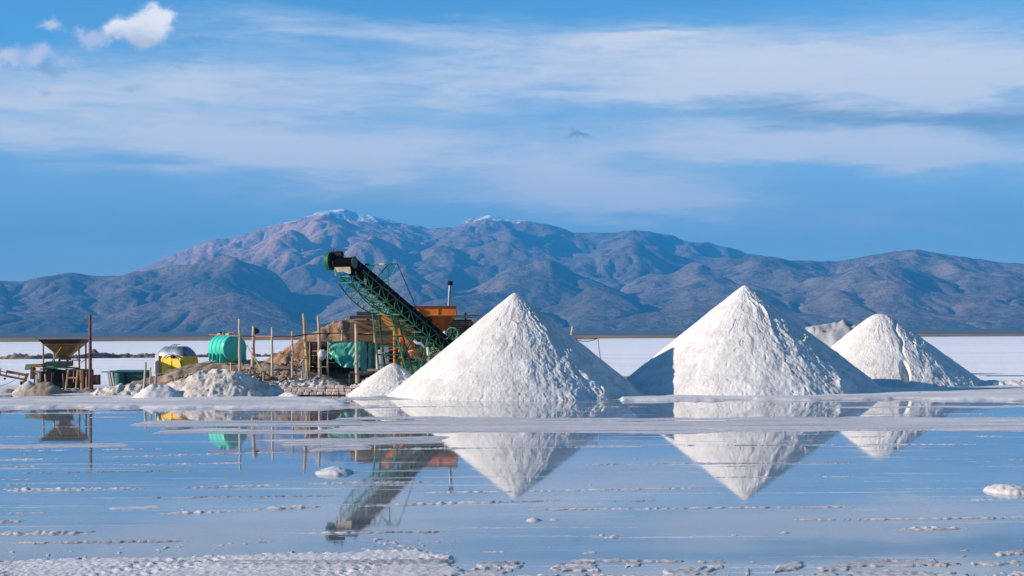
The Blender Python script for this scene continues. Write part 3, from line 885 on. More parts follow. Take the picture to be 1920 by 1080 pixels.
# ------------------------------------------------------------ mesh writer
class MB:
    def __init__(s): s.v, s.f = [], []
    def add(s, vs, fs):
        o = len(s.v); s.v += [tuple(v) for v in vs]; s.f += [tuple(o + i for i in f) for f in fs]; return s
    def box(s, c, sz, ax=None):
        c = Vector(c); X_, Y2, Z_ = ax or (Vector((1, 0, 0)), Vector((0, 1, 0)), Vector((0, 0, 1)))
        h = [k / 2 for k in sz]
        vs = [c + X_ * a * h[0] + Y2 * b * h[1] + Z_ * d * h[2] for d in (-1, 1) for b in (-1, 1) for a in (-1, 1)]
        return s.add(vs, [(0, 2, 3, 1), (4, 5, 7, 6), (0, 1, 5, 4), (2, 6, 7, 3), (0, 4, 6, 2), (1, 3, 7, 5)])
    def bar(s, p0, p1, w, h=None, up=(0, 0, 1)):
        p0, p1 = Vector(p0), Vector(p1); h = h or w
        d = p1 - p0; L = d.length; d.normalize()
        up = Vector(up)
        if abs(d.dot(up)) > .98: up = Vector((1, 0, 0))
        sx = d.cross(up).normalized(); uz = sx.cross(d)
        return s.box((p0 + p1) / 2, (w, L, h), (sx, d, uz))
    def tube(s, pts, rad, n=8, cap=True):
        pts = [Vector(p) for p in pts]
        if not hasattr(rad, '__len__'): rad = [rad] * len(pts)
        rings = []
        prev = None
        for i, p in enumerate(pts):
            d = (pts[min(i + 1, len(pts) - 1)] - pts[max(i - 1, 0)]).normalized()
            a = d.cross(Vector((0, 0, 1)) if abs(d.z) < .95 else Vector((1, 0, 0))).normalized()
            if prev is not None and a.dot(prev) < 0: a = -a
            prev = a
            b = d.cross(a)
            rings.append([p + (a * math.cos(2 * math.pi * k / n) + b * math.sin(2 * math.pi * k / n)) * rad[i] for k in range(n)])
        vs = [v for r in rings for v in r]
        fs = [(i * n + k, i * n + (k + 1) % n, (i + 1) * n + (k + 1) % n, (i + 1) * n + k) for i in range(len(pts) - 1) for k in range(n)]
        if cap: fs += [tuple(reversed(range(n))), tuple((len(pts) - 1) * n + k for k in range(n))]
        return s.add(vs, fs)
    def cyl(s, p0, p1, r0, r1=None, n=20): return s.tube([p0, p1], [r0, r1 if r1 is not None else r0], n)
    def quad(s, a, b, c, d): return s.add([a, b, c, d], [(0, 1, 2, 3)])
    def plate(s, pts, th, nrm):
        nrm = Vector(nrm).normalized() * th
        n = len(pts); a = [Vector(p) for p in pts]; b = [p + nrm for p in a]
        return s.add(a + b, [tuple(range(n)), tuple(reversed(range(n, 2 * n)))] + [(i, n + i, n + (i + 1) % n, (i + 1) % n) for i in range(n)])
    def build(s, name, mat, parent=None, loc=None, smooth=False, bevel=0.):
        off = parent.location if parent is not None else Vector(loc or (0, 0, 0))
        me = bpy.data.meshes.new(name)
        me.from_pydata([tuple(Vector(v) - off) for v in s.v], [], s.f)
        bm = bmesh.new(); bm.from_mesh(me); bmesh.ops.dissolve_degenerate(bm, dist=1e-5, edges=bm.edges) if name == 'roof' else None; bmesh.ops.recalc_face_normals(bm, faces=bm.faces)
        if bevel: bmesh.ops.bevel(bm, geom=bm.edges[:], offset=bevel, segments=1, affect='EDGES', clamp_overlap=True)
        bm.to_mesh(me); bm.free()
        if smooth:
            me.polygons.foreach_set('use_smooth', [True] * len(me.polygons))
            me.set_sharp_from_angle(angle=R(38))
        me.materials.append(M[mat] if isinstance(mat, str) else mat)
        o = bpy.data.objects.new(name, me); COL.objects.link(o)
        if parent is not None: o.parent = parent
        else: o.location = off
        return o


def thing(name, label, cat, loc, group=None):
    o = bpy.data.objects.new(name, None)
    o.empty_display_size = .3
    o.location = loc; COL.objects.link(o)
    return tag(o, label, cat, group)


_rod = {}


def rod(p0, p1, r, mat, parent, name, sides=6):
    """one member of a frame: shared unit rod, placed between two points"""
    k = (mat, sides)
    if k not in _rod:
        mb = MB(); mb.tube([(0, 0, 0), (0, 0, 1)], 1, sides)
        me = bpy.data.meshes.new('rod_' + mat); me.from_pydata(mb.v, [], mb.f); me.materials.append(M[mat]); _rod[k] = me
    p0, p1 = Vector(p0), Vector(p1)
    d = p1 - p0
    o = bpy.data.objects.new(name, _rod[k]); COL.objects.link(o)
    o.parent = parent
    rr = parent.location if parent is not None else Vector()
    o.rotation_mode = 'QUATERNION'
    o.rotation_quaternion = d.to_track_quat('Z', 'Y')
    o.location = p0 - rr
    o.scale = (r, r, d.length)
    return o


_brd = {}


def board(c, sz, mat, parent, name, rx=0, ry=0, rz=0):
    if mat not in _brd:
        mb = MB(); mb.box((0, 0, 0), (1, 1, 1))
        me = bpy.data.meshes.new('board_' + mat); me.from_pydata(mb.v, [], mb.f); me.materials.append(M[mat]); _brd[mat] = me
    o = bpy.data.objects.new(name, _brd[mat]); COL.objects.link(o); o.parent = parent
    o.location = Vector(c) - (parent.location if parent is not None else Vector())
    o.scale = sz; o.rotation_euler = (rx, ry, rz)
    return o


def post(px, py0, py1, Y, r, label, mat='wood', group=None, px1=None, name='wooden_post', cat='post', seed=0):
    """a round pole; top at (px,py0), foot seen at (px1,py1)"""
    a, b = P(px1 if px1 is not None else px, py1, Y), P(px, py0, Y)
    rnd = random.Random(seed + px)
    n = 7
    a2 = a.copy(); a2.z -= .25
    pts = [a2.lerp(b, i / n) + Vector((rnd.uniform(-1, 1), rnd.uniform(-1, 1), 0)) * (.018 if 0 < i < n else 0) for i in range(n + 1)]
    mb = MB().tube(pts, [r * (1.15 - .35 * i / n) * rnd.uniform(.95, 1.05) for i in range(n + 1)], 8)
    return tag(mb.build(name, mat, loc=a, smooth=True), label, cat, group)


# ------------------------------------------------------------ earth and salt heaps
heap('dirt_heap', 'big brown heap of earth behind the shack and the row of poles', [(556, 655, 103), (590, 634, 104), (640, 606, 105), (700, 601, 106), (780, 604, 108), (860, 612, 108)], (.75, .62), 'dirt', 301, .14, .42, .07, .5)
heap('dirt_heap', 'long low brown mound with a crest under the caravan and the tank', [(245, 722, 93), (300, 706, 94.5), (350, 688, 95.2), (400, 677, 95.6), (470, 677, 95.6), (540, 690, 94.5), (600, 705, 94)], (.5, .5), 'mixdirt', 311, .12, .16, .05, .5)
heap('dirt_heap', 'small rough brown heap at the foot of the rusty hopper', [(74, 719, 91), (92, 718, 91)], .75, 'mixdirt', 321, .08, .16, .04, .1)
heap('dirt_heap', 'low brown bank trailing right from the hopper station to the white rubble', [(90, 737, 92), (140, 731, 92), (190, 731, 92.5), (240, 726, 93)], (.25, .3), 'mixdirt', 331, .1, .12, .04, .3)
heap('salt_pile', 'tiny pointed salt heap under the mouth of the short conveyor', [(54, 714, 92)], .78, 'greysalt', 341, .06, .05, .02, .08, cat='salt pile')
heap('salt_pile', 'small bright white salt heap in front of the grey mound, left of the poles', [(288, 720, 83.5), (312, 722, 83.6)], (.70, .85), 'salt', 351, .06, .05, .02, .1, cat='salt pile')
heap('rubble_mound', 'rubbly white mound behind the small bright salt heap', [(192, 730, 90.5), (225, 722, 90.5), (262, 722, 90.5), (290, 728, 90)], (.55, .7), 'greysalt', 361, .07, .14, .08, .12, cat='rubble', lumpf=1.8)
heap('salt_mound', 'wide grey salt mound broken into scooped faces, in front of the tank', [(352, 704, 85.2), (380, 695, 85), (420, 692, 85), (428, 694, 85.4)], (.70, .8), 'greysalt', 371, .06, .09, .05, .1, cat='salt mound', rough_edge=1.0)
heap('salt_mound', 'grey salt mound ending right, its right flank in shade, below the poles', [(436, 706, 84.4), (448, 697, 85.4), (478, 707, 86), (512, 722, 86)], (.78, .8), 'greysalt', 381, .06, .08, .05, .08, cat='salt mound', rough_edge=.7)
heap('salt_pile', 'very low white salt spill just right of the grey mounds', [(541, 735, 83.6), (552, 739, 83)], .5, 'salt', 391, .06, .05, .015, .1, cat='salt pile')
heap('rubble_mound', 'mound of white salt rubble around the foot of the thick leaning pole', [(500, 722, 89.5), (560, 713, 90), (610, 715, 90), (640, 724, 90)], (.4, .5), 'greysalt', 401, .07, .14, .10, .15, cat='rubble', lumpf=2.)
heap('salt_mound', 'salt ridge in a shade-dark colour with a jagged white crest between the second and third cones', [(1500, 625, 122), (1530, 614, 122), (1560, 607, 122), (1580, 602, 122), (1600, 610, 123), (1625, 611, 123)], (1.1, .5), 'farsalt', 411, .14, .25, .08, .2, cat='salt mound', rough_edge=1.5)
heap('dirt_heap', 'dark covered heap right of the orange hopper, behind the middle cone', [(885, 603, 106), (912, 610, 106)], .7, 'darkclod', 421, .14, .2, .05, .3)
heap('clod_berm', 'long low berm of dark clods out on the flat, left of the caravan', [(-60, 671, 236), (10, 669, 236), (36, 664, 236), (60, 669, 236), (95, 665, 238), (150, 668, 240), (175, 663, 242), (215, 666, 244), (288, 665, 246)], .8, 'darkclod', 431, .3, .45, .15, .2, cat='berm')
heap('clod_berm', 'short dark clod berm seen between the caravan and the green tank', [(360, 667, 248), (395, 665, 250)], .8, 'darkclod', 441, .3, .45, .15, .2, cat='berm')
heap('clod_berm', 'short dark clod berm seen just right of the green tank', [(480, 666, 252), (530, 663, 254)], .8, 'darkclod', 451, .3, .45, .15, .2, cat='berm')
heap('clod_heap', 'lone small dark clod heap far out beyond the tall rusty pole', [(176, 655, 330)], .9, 'darkclod', 461, .3, .3, .1, .2, cat='heap')
heap('clod_heap', 'little dark clod on the white bank before the right cone', [(1724, 735, 84.6)], .4, 'darkclod', 462, .05, .03, .02, .1, cat='heap')


def rocks(name, label, quads, n, size, mat, seed, parent=None):
    """loose lumps: joined icospheres strewn over an area"""
    rnd = random.Random(seed)
    bm0 = bmesh.new(); bmesh.ops.create_icosphere(bm0, subdivisions=1, radius=1)
    bv = [v.co.copy() for v in bm0.verts]; bf = [[v.index for v in f.verts] for f in bm0.faces]; bm0.free()
    mb = MB()
    for i in range(n):
        (ax_, ay_, bx_, by_, Y, dY) = rnd.choice(quads)
        t = rnd.random()
        Yk = Y + rnd.uniform(-dY, dY)
        p = P(ax_ + (bx_ - ax_) * t, ay_ + (by_ - ay_) * t, Y)
        p = Vector((p.x, Yk, p.z - abs(Yk - Y) * .45))
        s_ = size * rnd.uniform(.35, 1.2)
        sc = Vector((rnd.uniform(.7, 1.3), rnd.uniform(.7, 1.3), rnd.uniform(.5, .9))) * s_
        rot = Matrix.Rotation(rnd.uniform(0, 6), 3, 'Z')
        vs = [p + rot @ Vector((v.x * sc.x, v.y * sc.y, v.z * sc.z)) * (1 + rnd.uniform(-.18, .18)) for v in bv]
        mb.add(vs, bf)
    o = mb.build(name, mat, loc=P(quads[0][0], quads[0][1], quads[0][4]))
    return tag(o, label, kind='stuff')


rocks('salt_rubble', 'white lumps of salt lying on the rubbly mound', [(182, 738, 300, 728, 90.2, .7), (190, 730, 262, 722, 90.5, .7)], 380, .10, 'greysalt', 5)
rocks('salt_rubble', 'white lumps of salt around the feet of the poles', [(500, 718, 640, 722, 89.5, .9), (520, 730, 640, 732, 89, .5)], 420, .11, 'greysalt', 6)
rocks('earth_clods', 'brown clods along the mound edge under the tank', [(330, 702, 480, 690, 93, 1.0), (430, 690, 560, 700, 92, 1.)], 300, .13, 'mixdirt', 8)
rocks('earth_clods', 'loose brown clods below the big dirt heap', [(500, 690, 580, 668, 99.5, 1.3), (480, 690, 560, 690, 97, 1.)], 260, .18, 'dirt', 9)

# ------------------------------------------------------------ poles
PG_ = 'wooden poles standing along the pipe'
post(449, 598, 700, 89, .085, 'wooden pole in front of the right end of the green tank', group=PG_, px1=450)
post(476, 612, 684, 93.5, .11, 'pole with a small dark flag at its top, right of the green tank', group=PG_, px1=473)
post(510, 614, 697, 90, .07, 'slim wooden pole between the flag pole and the brown heap', group=PG_)
post(548, 621, 700, 91.5, .06, 'short slim pole in front of the foot of the brown heap', group=PG_)
post(569, 588, 720, 91.2, .105, 'thick tall leaning pole with a yellowed foot', 'goldwood', group=PG_, px1=579)
post(597, 593, 703, 93.7, .10, 'tall pale pole with a sack tied low, left of the tarpaulin', group=PG_, px1=600)
post(667, 607, 710, 91.5, .10, 'stout pale pole standing in front of the green tarpaulin', group=PG_, px1=670)
post(703, 600, 706, 97.5, .09, 'pale pole just left of the green lattice tower', group=PG_, px1=705)
post(642, 620, 642, 96.8, .08, 'stub of a pale pole above the tarpaulin edge', 'wood')
post(581, 642, 702, 95.5, .055, 'thin dark pole in the mouth of the shack', 'goldwood')
post(615, 640, 704, 95.8, .05, 'thin pale pole at the left edge of the tarpaulin', 'wood')
post(273, 679, 728, 88.5, .075, 'first and tallest of three short posts left of the caravan', px1=270, group='short posts by the rubble')
post(282, 689, 726, 88.5, .06, 'middle one of three short posts left of the caravan', group='short posts by the rubble')
post(292, 683, 722, 88.8, .06, 'third of three short posts, nearest the caravan', group='short posts by the rubble')
post(566, 695, 721, 90.8, .07, 'left stake at the foot of the thick leaning pole', px1=568, group='stakes at the leaning pole')
post(571, 699, 721, 90.6, .05, 'middle stake at the foot of the thick leaning pole', px1=572, group='stakes at the leaning pole')
post(574, 696, 721, 90.5, .05, 'right pale stake at the foot of the thick leaning pole', group='stakes at the leaning pole')
post(467, 697, 706, 88, .05, 'peg behind the left grey salt mound', group='pegs behind the grey mounds')
post(494, 698, 710, 88, .05, 'peg behind the right end of the grey salt mound', group='pegs behind the grey mounds')
post(433, 680, 696, 90.5, .05, 'short peg on the brown mound below the green tank', group='pegs behind the grey mounds')
post(1074, 612, 642, 92.5, .085, 'pale post with wires behind the right flank of the middle cone', px1=1069)
post(873, 586, 630, 103, .075, 'post holding up the roof planks right of the orange hopper', 'plank')
post(169, 590, 725, 93.5, .10, 'tall rusty iron pole right of the hopper', 'rust', name='iron_pole', cat='pole')
post(1121, 634, 682, 92.5, .035, 'thin bent metal stake behind the middle cone', 'grey', name='metal_stake', cat='stake', px1=1128)

# dark flag
mb = MB(); a = P(478, 613, 93.4)
mb.plate([a, a + Vector((.28, 0, -.22)), a + Vector((.22, 0, -.36)), a + Vector((.0, 0, -.42))], .03, (0, 1, 0))
tag(mb.build('small_flag', 'black', loc=a), 'small dark pennant on a pole right of the tank', 'flag')
# sack on the pole
a = P(604, 670, 93.4)
bm = bmesh.new(); bmesh.ops.create_icosphere(bm, subdivisions=3, radius=1)
for v in bm.verts:
    n_ = math.sin(v.co.x * 7 + v.co.z * 5) * .05 + math.sin(v.co.y * 9 - v.co.z * 6) * .04
    v.co = Vector((v.co.x * .26 * (1 + n_), v.co.y * .2 * (1 + n_), v.co.z * .30 * (1 + n_ * 2)))
me = bpy.data.meshes.new('sack'); bm.to_mesh(me); bm.free(); me.materials.append(M['sack'])
me.polygons.foreach_set('use_smooth', [True] * len(me.polygons))
o = bpy.data.objects.new('sack', me); COL.objects.link(o); o.location = a + Vector((0, 0, .15)); tag(o, 'pale grey sack hung on a pole left of the tarpaulin', 'sack')
# pipe / hose strung along the poles
pts = [(392, 627.5, 93), (449, 630, 90), (476, 630.5, 92.5), (510, 631, 90.4), (548, 631.5, 91), (571, 627.5, 91), (598, 625.3, 93), (640, 624.5, 93), (667, 626, 92), (700, 628, 95)]
mb = MB().tube([P(*p) for p in pts[:5]], .035, 6)
tag(mb.build('water_pipe', 'redrust', loc=P(*pts[0]), smooth=True), 'thin reddish pipe running from the tank top along the poles', 'pipe')
mb = MB().tube([P(*p) for p in pts[4:]], .035, 6)
tag(mb.build('water_hose', 'black', loc=P(*pts[4]), smooth=True), 'black hose running on along the poles past the thick one', 'hose')
# two leaning sticks right of the tank
for (x0, y0, x1, y1, lb) in [(463, 648, 488, 690, 'long thin stick leaning right of the green tank'), (466, 655, 494, 692, 'second thin stick, behind the long one right of the tank')]:
    mb = MB().tube([P(x0, y0, 93), P(x1, y1, 92)], .03, 6)
    tag(mb.build('leaning_stick', 'goldwood', loc=P(x1, y1, 92)), lb, 'stick')
# wires behind middle cone
for k, sag in enumerate((.1, .2)):
    a, b_ = P(1060, 631, 94), P(1121, 634, 92.5)
    if k: a = P(1073, 633, 92.5)
    mb = MB().tube([a.lerp(b_, i / 8) - Vector((0, 0, sag * 4 * (i / 8) * (1 - i / 8))) for i in range(9)], .022, 5)
    tag(mb.build('slack_wire', 'black', loc=a), ['upper of two slack wires right of the middle cone peak', 'lower of two slack wires right of the middle cone peak'][k], 'wire')

# letter-box like board at the thick pole
t = thing('leaning_board', 'grey board with a white slat, leaning left of the thick pole', 'board', P(566, 700, 91.6))
board(P(569, 688, 91.6), (.16, .12, .62), 'grey', t, 'grey_panel')
board(P(566, 676, 91.4), (.42, .05, .07), 'white', t, 'slat', ry=R(-55))
board(P(558, 690, 91.6), (.06, .06, .5), 'wood', t, 'leg')

# ------------------------------------------------------------ green tank on the mound
def tank():
    c = P(426, 653, 95.7)
    t = thing('water_tank', 'big bright green plastic tank lying on the brown mound', 'tank', (c.x, c.y, c.z - .85))
    ax_ = Vector((.60, -.80, 0)).normalized()         # end cap faces right and to the lookout
    sd = Vector((ax_.y, -ax_.x, 0)) * -1
    Rr, L = .80, 2.05
    prof = [(-L / 2 - .12, .0), (-L / 2 - .11, .35), (-L / 2 - .05, .62), (-L / 2 + .03, .76), (-L / 2 + .12, .80), (-.55, .80), (-.53, .83), (-.45, .83), (-.43, .80),
            (.0, .80), (.02, .83), (.10, .83), (.12, .80), (.50, .80), (.52, .83), (.60, .83), (.62, .80), (L / 2 - .12, .80), (L / 2 - .03, .77), (L / 2 + .05, .64), (L / 2 + .11, .36), (L / 2 + .12, 0)]
    n = 40
    vs, fs = [], []
    for (u, r) in prof:
        for k in range(n):
            a = 2 * math.pi * k / n
            vs.append(c + ax_ * u + (sd * math.cos(a) + Vector((0, 0, 1)) * math.sin(a)) * r)
    for i in range(len(prof) - 1):
        for k in range(n): fs.append((i * n + k, i * n + (k + 1) % n, (i + 1) * n + (k + 1) % n, (i + 1) * n + k))
    MB().add(vs, fs).build('tank_body', 'teal', t, smooth=True)
    for u in (-.75, -.30, .25, .72):                  # moulded feet ribs
        for s_ in (-1, 1):
            MB().plate([c + ax_ * u + sd * s_ * .84 + Vector((0, 0, -.25)), c + ax_ * u + sd * s_ * .88 + Vector((0, 0, -.86)), c + ax_ * u + sd * s_ * .30 + Vector((0, 0, -.86)), c + ax_ * u + sd * s_ * .45 + Vector((0, 0, -.66))], .07, ax_).build('foot_rib', 'teal', t)
    for u in (-.80, .30):
        MB().box(c + ax_ * u + Vector((0, 0, .84)), (.42, .34, .14), (ax_, sd, Vector((0, 0, 1)))).build('lid_step', 'teal', t, bevel=.02)
    MB().cyl(c + ax_ * -.3 + Vector((0, 0, .78)), c + ax_ * -.3 + Vector((0, 0, .95)), .16, n=16).build('filler_cap', 'tealdark', t, smooth=True)
    MB().cyl(c + ax_ * -.85 + Vector((0, 0, .88)), c + ax_ * -.85 + Vector((0, 0, 1.0)), .09, n=10).build('valve', 'black', t, smooth=True)
    MB().tube([c + ax_ * .1 + Vector((0, 0, .9)), c + ax_ * .4 + Vector((0, 0, .95)), c + ax_ * .95 + Vector((0, 0, .93))], .045, 6).build('top_pipe', 'redrust', t)


tank()

# ------------------------------------------------------------ caravan
def caravan():
    c = P(331, 700, 101)
    base = Vector((c.x, c.y, .25))
    t = thing('caravan', 'old rounded caravan with dull silver roof and yellow lower walls', 'caravan', base)
    zt = P(331, 646, 101).z
    Hh = zt - base.z
    # length axis points left and away; end wall looks right / lookout
    u = Vector((.90, -.43, 0)).normalized(); w = Vector((.43, .90, 0)).normalized()
    Lh, Wh = 1.34, .92
    nk, nz = 56, 18
    def ring(zn):
        # superellipse plan, shrinking towards a rounded roof
        s_ = (1 - max(0, (zn - .42) / .58) ** 2.5) ** .5 if zn < 1 else 0
        return .12 + .88 * s_ if zn < .999 else .0
    vs, fs, zs = [], [], []
    for i in range(nz + 1):
        zn = i / nz
        zn = zn ** .85
        s_ = ring(zn)
        zs.append(zn)
        for k in range(nk):
            a = 2 * math.pi * k / nk
            ca, sa = math.cos(a), math.sin(a)
            ex_ = .55
            xx = math.copysign(abs(ca) ** ex_, ca) * Lh * s_
            yy = math.copysign(abs(sa) ** ex_, sa) * Wh * s_
            vs.append(base + u * xx + w * yy + Vector((0, 0, zn * Hh)))
    split = next(i for i, z_ in enumerate(zs) if z_ > .70)
    def part(i0, i1, name, mat, top=False):
        f = [(i * nk + k, i * nk + (k + 1) % nk, (i + 1) * nk + (k + 1) % nk, (i + 1) * nk + k) for i in range(i0, i1) for k in range(nk)]
        if top: f = f[:-nk] + [tuple((i1 - 1) * nk + k for k in range(nk))]
        lo_, hi_ = i0 * nk, (i1 + (0 if top else 1)) * nk
        MB().add(vs[lo_:hi_], [tuple(q_ - lo_ for q_ in ff) for ff in f]).build(name, mat, t, smooth=True)
    part(0, split, 'lower_wall', 'yellow')
    part(split, nz, 'roof', 'alu', True)
    # arched band between roof and end, door, shutter
    pts = []
    for k in range(19):
        a = math.pi * k / 18
        pts.append(base + u * (.30 - .80 * math.cos(a)) + w * (-Wh - .03) + Vector((0, 0, .55 + 1.35 * max(0, math.sin(a)) ** .6)))
    MB().tube(pts, .035, 6).build('arch_trim', 'alu', t, smooth=True)
    f = base + u * -.78 + w * (-Wh - .035)
    MB().box(f + Vector((0, 0, 1.25)), (.30, .05, 1.25), (u, w, Vector((0, 0, 1)))).build('window_shutter', 'grey', t, bevel=.01)
    f = base + u * -.02 + w * (-Wh - .03)
    MB().box(f + Vector((0, 0, .98)), (.80, .04, 1.3), (u, w, Vector((0, 0, 1)))).build('door_panel', 'yellow', t, bevel=.015)
    f = base + u * .72 + w * (-Wh - .03)
    MB().box(f + Vector((0, 0, .98)), (.62, .04, 1.3), (u, w, Vector((0, 0, 1)))).build('door_panel', 'yellow', t, bevel=.015)
    MB().box(base + u * .36 + w * (-Wh - .05) + Vector((0, 0, .85)), (.035, .04, 1.2), (u, w, Vector((0, 0, 1)))).build('door_post', 'ochre', t)
    MB().box(base + u * .42 + w * (-Wh + .05) + Vector((0, 0, 1.72)), (.22, .3, .16), (u, w, Vector((0, 0, 1)))).build('vent', 'black', t, bevel=.01)
    for uu in (-.6, 0, .6):
        pts = [base + u * uu * ring(.99) + w * (Wh * ring(z_) * math.cos(0) * s2) + Vector((0, 0, z_ * Hh + .01)) for s2, z_ in ((-1, .6), (-1, .8), (-1, .92), (-.5, .995), (.5, .995))]
        MB().tube(pts, .02, 5).build('roof_rib', 'alu', t, smooth=True)


caravan()

# ------------------------------------------------------------ green trough left of the caravan
def trough():
    a, b_ = P(214, 699, 97), P(272, 699, 97)
    t = thing('water_trough', 'low dark green trough with a blue rim, left of the caravan', 'trough', (a.x, a.y, .1))
    z1 = P(214, 697, 97).z; cx = (a.x + b_.x) / 2; L = b_.x - a.x
    MB().add([(a.x + .15, 96.6, .1), (b_.x, 96.6, .1), (b_.x, 97.8, .1), (a.x + .15, 97.8, .1), (a.x, 96.4, z1), (b_.x + .1, 96.4, z1), (b_.x + .1, 98, z1), (a.x, 98, z1)],
             [(0, 1, 5, 4), (1, 2, 6, 5), (2, 3, 7, 6), (3, 0, 4, 7), (0, 3, 2, 1)]).build('basin', 'tealdark', t)
    MB().box((cx, 96.36, z1 + .04), (L + .2, .08, .10)).build('rim', 'blue', t, bevel=.01)
    MB().box((cx, 98.04, z1 + .04), (L + .2, .08, .10)).build('rim', 'blue', t, bevel=.01)
    MB().box((a.x - .25, 96.9, z1 + .0), (.9, .5, .06)).build('side_board', 'grey', t)
    for k, mt in enumerate(('wood', 'ochre', 'wood')):
        x = a.x - .12 + k * .13
        MB().bar((x - .08, 96.3, z1 - .02), (x + .1, 96.25, .1), .07).build('leaning_slat', mt, t)
    MB().cyl((a.x + .52, 96.3, .12), (a.x + .52, 96.3, z1 - .05), .3, .33, 18).build('barrel', 'tealdark', t, smooth=True)


trough()

# ------------------------------------------------------------ hopper station at the left
def hopper_station():
    Y = 98.5
    b = P(122, 728, Y)
    t = thing('rusty_hopper', 'rusty funnel hopper on four thin legs at the far left', 'hopper', (b.x, b.y, .05))
    zt, zr, zb = P(122, 636, Y).z, P(122, 645, Y).z, P(122, 671, Y).z
    xl, xr = P(80, 640, Y).x, P(163, 640, Y).x
    cx = (xl + xr) / 2; hw = (xr - xl) / 2
    def pyr(w0, z0, w1, z1, inner=False):
        vs = [(cx + sx * w * 1.0, Y + sy * w * .8, z) for (w, z) in ((w0, z0), (w1, z1)) for (sx, sy) in ((-1, -1), (1, -1), (1, 1), (-1, 1))]
        return vs, [(0, 1, 5, 4), (1, 2, 6, 5), (2, 3, 7, 6), (3, 0, 4, 7)]
    mb = MB(); mb.add(*pyr(hw * .80, zr, hw, zt)); mb.add(*pyr(hw * .77, zr, hw * .97, zt)); mb.build('rim_plate', 'dkrust', t)
    mb = MB(); mb.add(*pyr(.22, zb, hw * .79, zr - .01)); mb.build('funnel', 'ochre', t)
    MB().box((cx, Y, zb - .05), (.62, .5, .14)).build('outlet', 'dkrust', t, bevel=.01)
    for sx in (-1, 1):
        MB().cyl((cx + sx * .25 - .05, Y - .3, zb - .18), (cx + sx * .25 + .05, Y - .3, zb - .18), .10, n=12).build('wheel', 'black', t)
        a = Vector((cx + sx * hw * 1.0, Y - hw * .8, zt)); MB().bar(a, a + Vector((sx * .18, 0, .16)), .06).build('lifting_lug', 'ochre', t)
    lx0, lx1 = P(90, 650, Y).x, P(156, 650, Y).x
    for (x, y, m_, dx) in ((lx0, Y - 1.0, 'ochre', 0), (lx1, Y - 1.0, 'rust', .06), (lx0 + .08, Y + 1.0, 'ochre', 0), (lx1 - .1, Y + 1.0, 'rust', -.02)):
        rod((x + dx, y, .0), (x, y, zr), .055, m_, t, 'leg')
    rod((lx1 - .02, Y - 1, P(0, 686, Y).z - .15), (P(112, 686, Y).x, Y - 1, P(112, 686, Y).z), .05, 'dkrust', t, 'crossbar')
    rod((lx1, Y - 1, P(150, 676, Y).z), (P(140, 661, Y).x, Y - .8, P(140, 661, Y).z), .03, 'rust', t, 'brace')
    rod(P(120, 674, Y - .8), P(152, 676, Y - .8), .03, 'rust', t, 'brace')
    rod(P(152, 680, Y - .8), P(166, 670, Y - 1), .025, 'rust', t, 'brace')
    rod(P(136, 674, Y - .8), P(136, 683, Y - .8), .02, 'rust', t, 'brace')
    rod(P(115, 651, Y - 1.9), P(96, 680, Y - 1.6), .035, 'ochre', t, 'stay')
    # sieve machine underneath
    t2 = thing('sieve_machine', 'dark green vibrating sieve with a pale chute, under the rusty hopper', 'machine', (P(95, 728, 96).x, 96, .05))
    Y = 96.
    zA, zB = P(0, 679, Y).z - .1, P(0, 687, Y).z - .1
    x0, x1, x2 = P(47, 0, Y).x, P(80, 0, Y).x, P(128, 0, Y).x
    q = lambda px, py, Yy=Y: P(px, py, Yy)
    MB().plate([q(82, 681), q(87, 678), q(128, 677.5), q(127, 687), q(81, 687)], 1.2, (0, 1, 0)).build('sieve_box', 'dkgreen', t2, bevel=.02)
    MB().plate([q(80, 688), q(122, 688), q(126, 691), q(84, 690.5)], 1.0, (0, 1, 0)).build('sieve_tray', 'green', t2)
    MB().plate([q(57, 683), q(80, 681.5), q(80, 688.5), q(57, 689)], .9, (0, 1, 0)).build('feed_box', 'ochre', t2)
    MB().plate([q(48, 683), q(57.5, 683), q(57.5, 690), q(46, 694)], .9, (0, 1, 0)).build('chute', 'palegreen', t2)
    MB().plate([q(57, 690), q(63, 690), q(61, 711), q(56.5, 711)], .5, (0, 1, 0)).build('down_spout', 'rust', t2)
    MB().plate([q(75, 691), q(100, 691.5), q(100, 694), q(75, 693)], .9, (0, 1, 0)).build('spring_beam', 'black', t2)
    for px in (84, 106, 124): MB().cyl(q(px, 691.5, Y + .1), q(px, 695.5, Y + .1), .07, n=8).build('spring', 'dkrust', t2)
    MB().box((q(112, 0).x, Y + .6, q(0, 710).z - .05), (1.3, 1.0, 1.1)).build('engine_block', 'shade', t2, bevel=.04)
    MB().box((q(92, 0).x, Y + .7, q(0, 709).z - .05), (.7, .9, 1.1)).build('gear_case', 'dkrust', t2, bevel=.04)
    MB().cyl(q(112, 706, Y - .1), q(112, 706, Y + .1), .35, n=20).build('flywheel', 'black', t2)
    MB().cyl(q(74, 699, Y - .15), q(74, 716, Y - .15), .10, n=12).build('exhaust_pipe', 'wood', t2, smooth=True)
    MB().box((q(76, 0).x, Y + .9, q(0, 711).z - .05), (.85, .8, 1.0)).build('dark_block', 'shade', t2, bevel=.04)  # plain dark block added to fill the dark gap under the sieve
    MB().box((q(134, 0).x, Y + 1.2, q(0, 708).z - .1), (1.0, .8, 1.15)).build('side_tank', 'dkrust', t2, bevel=.04)
    # timber crib
    t3 = thing('timber_frame', 'rickety timber frame of short posts under the sieve machine', 'frame', (P(110, 728, 94.6).x, 94.8, .05))
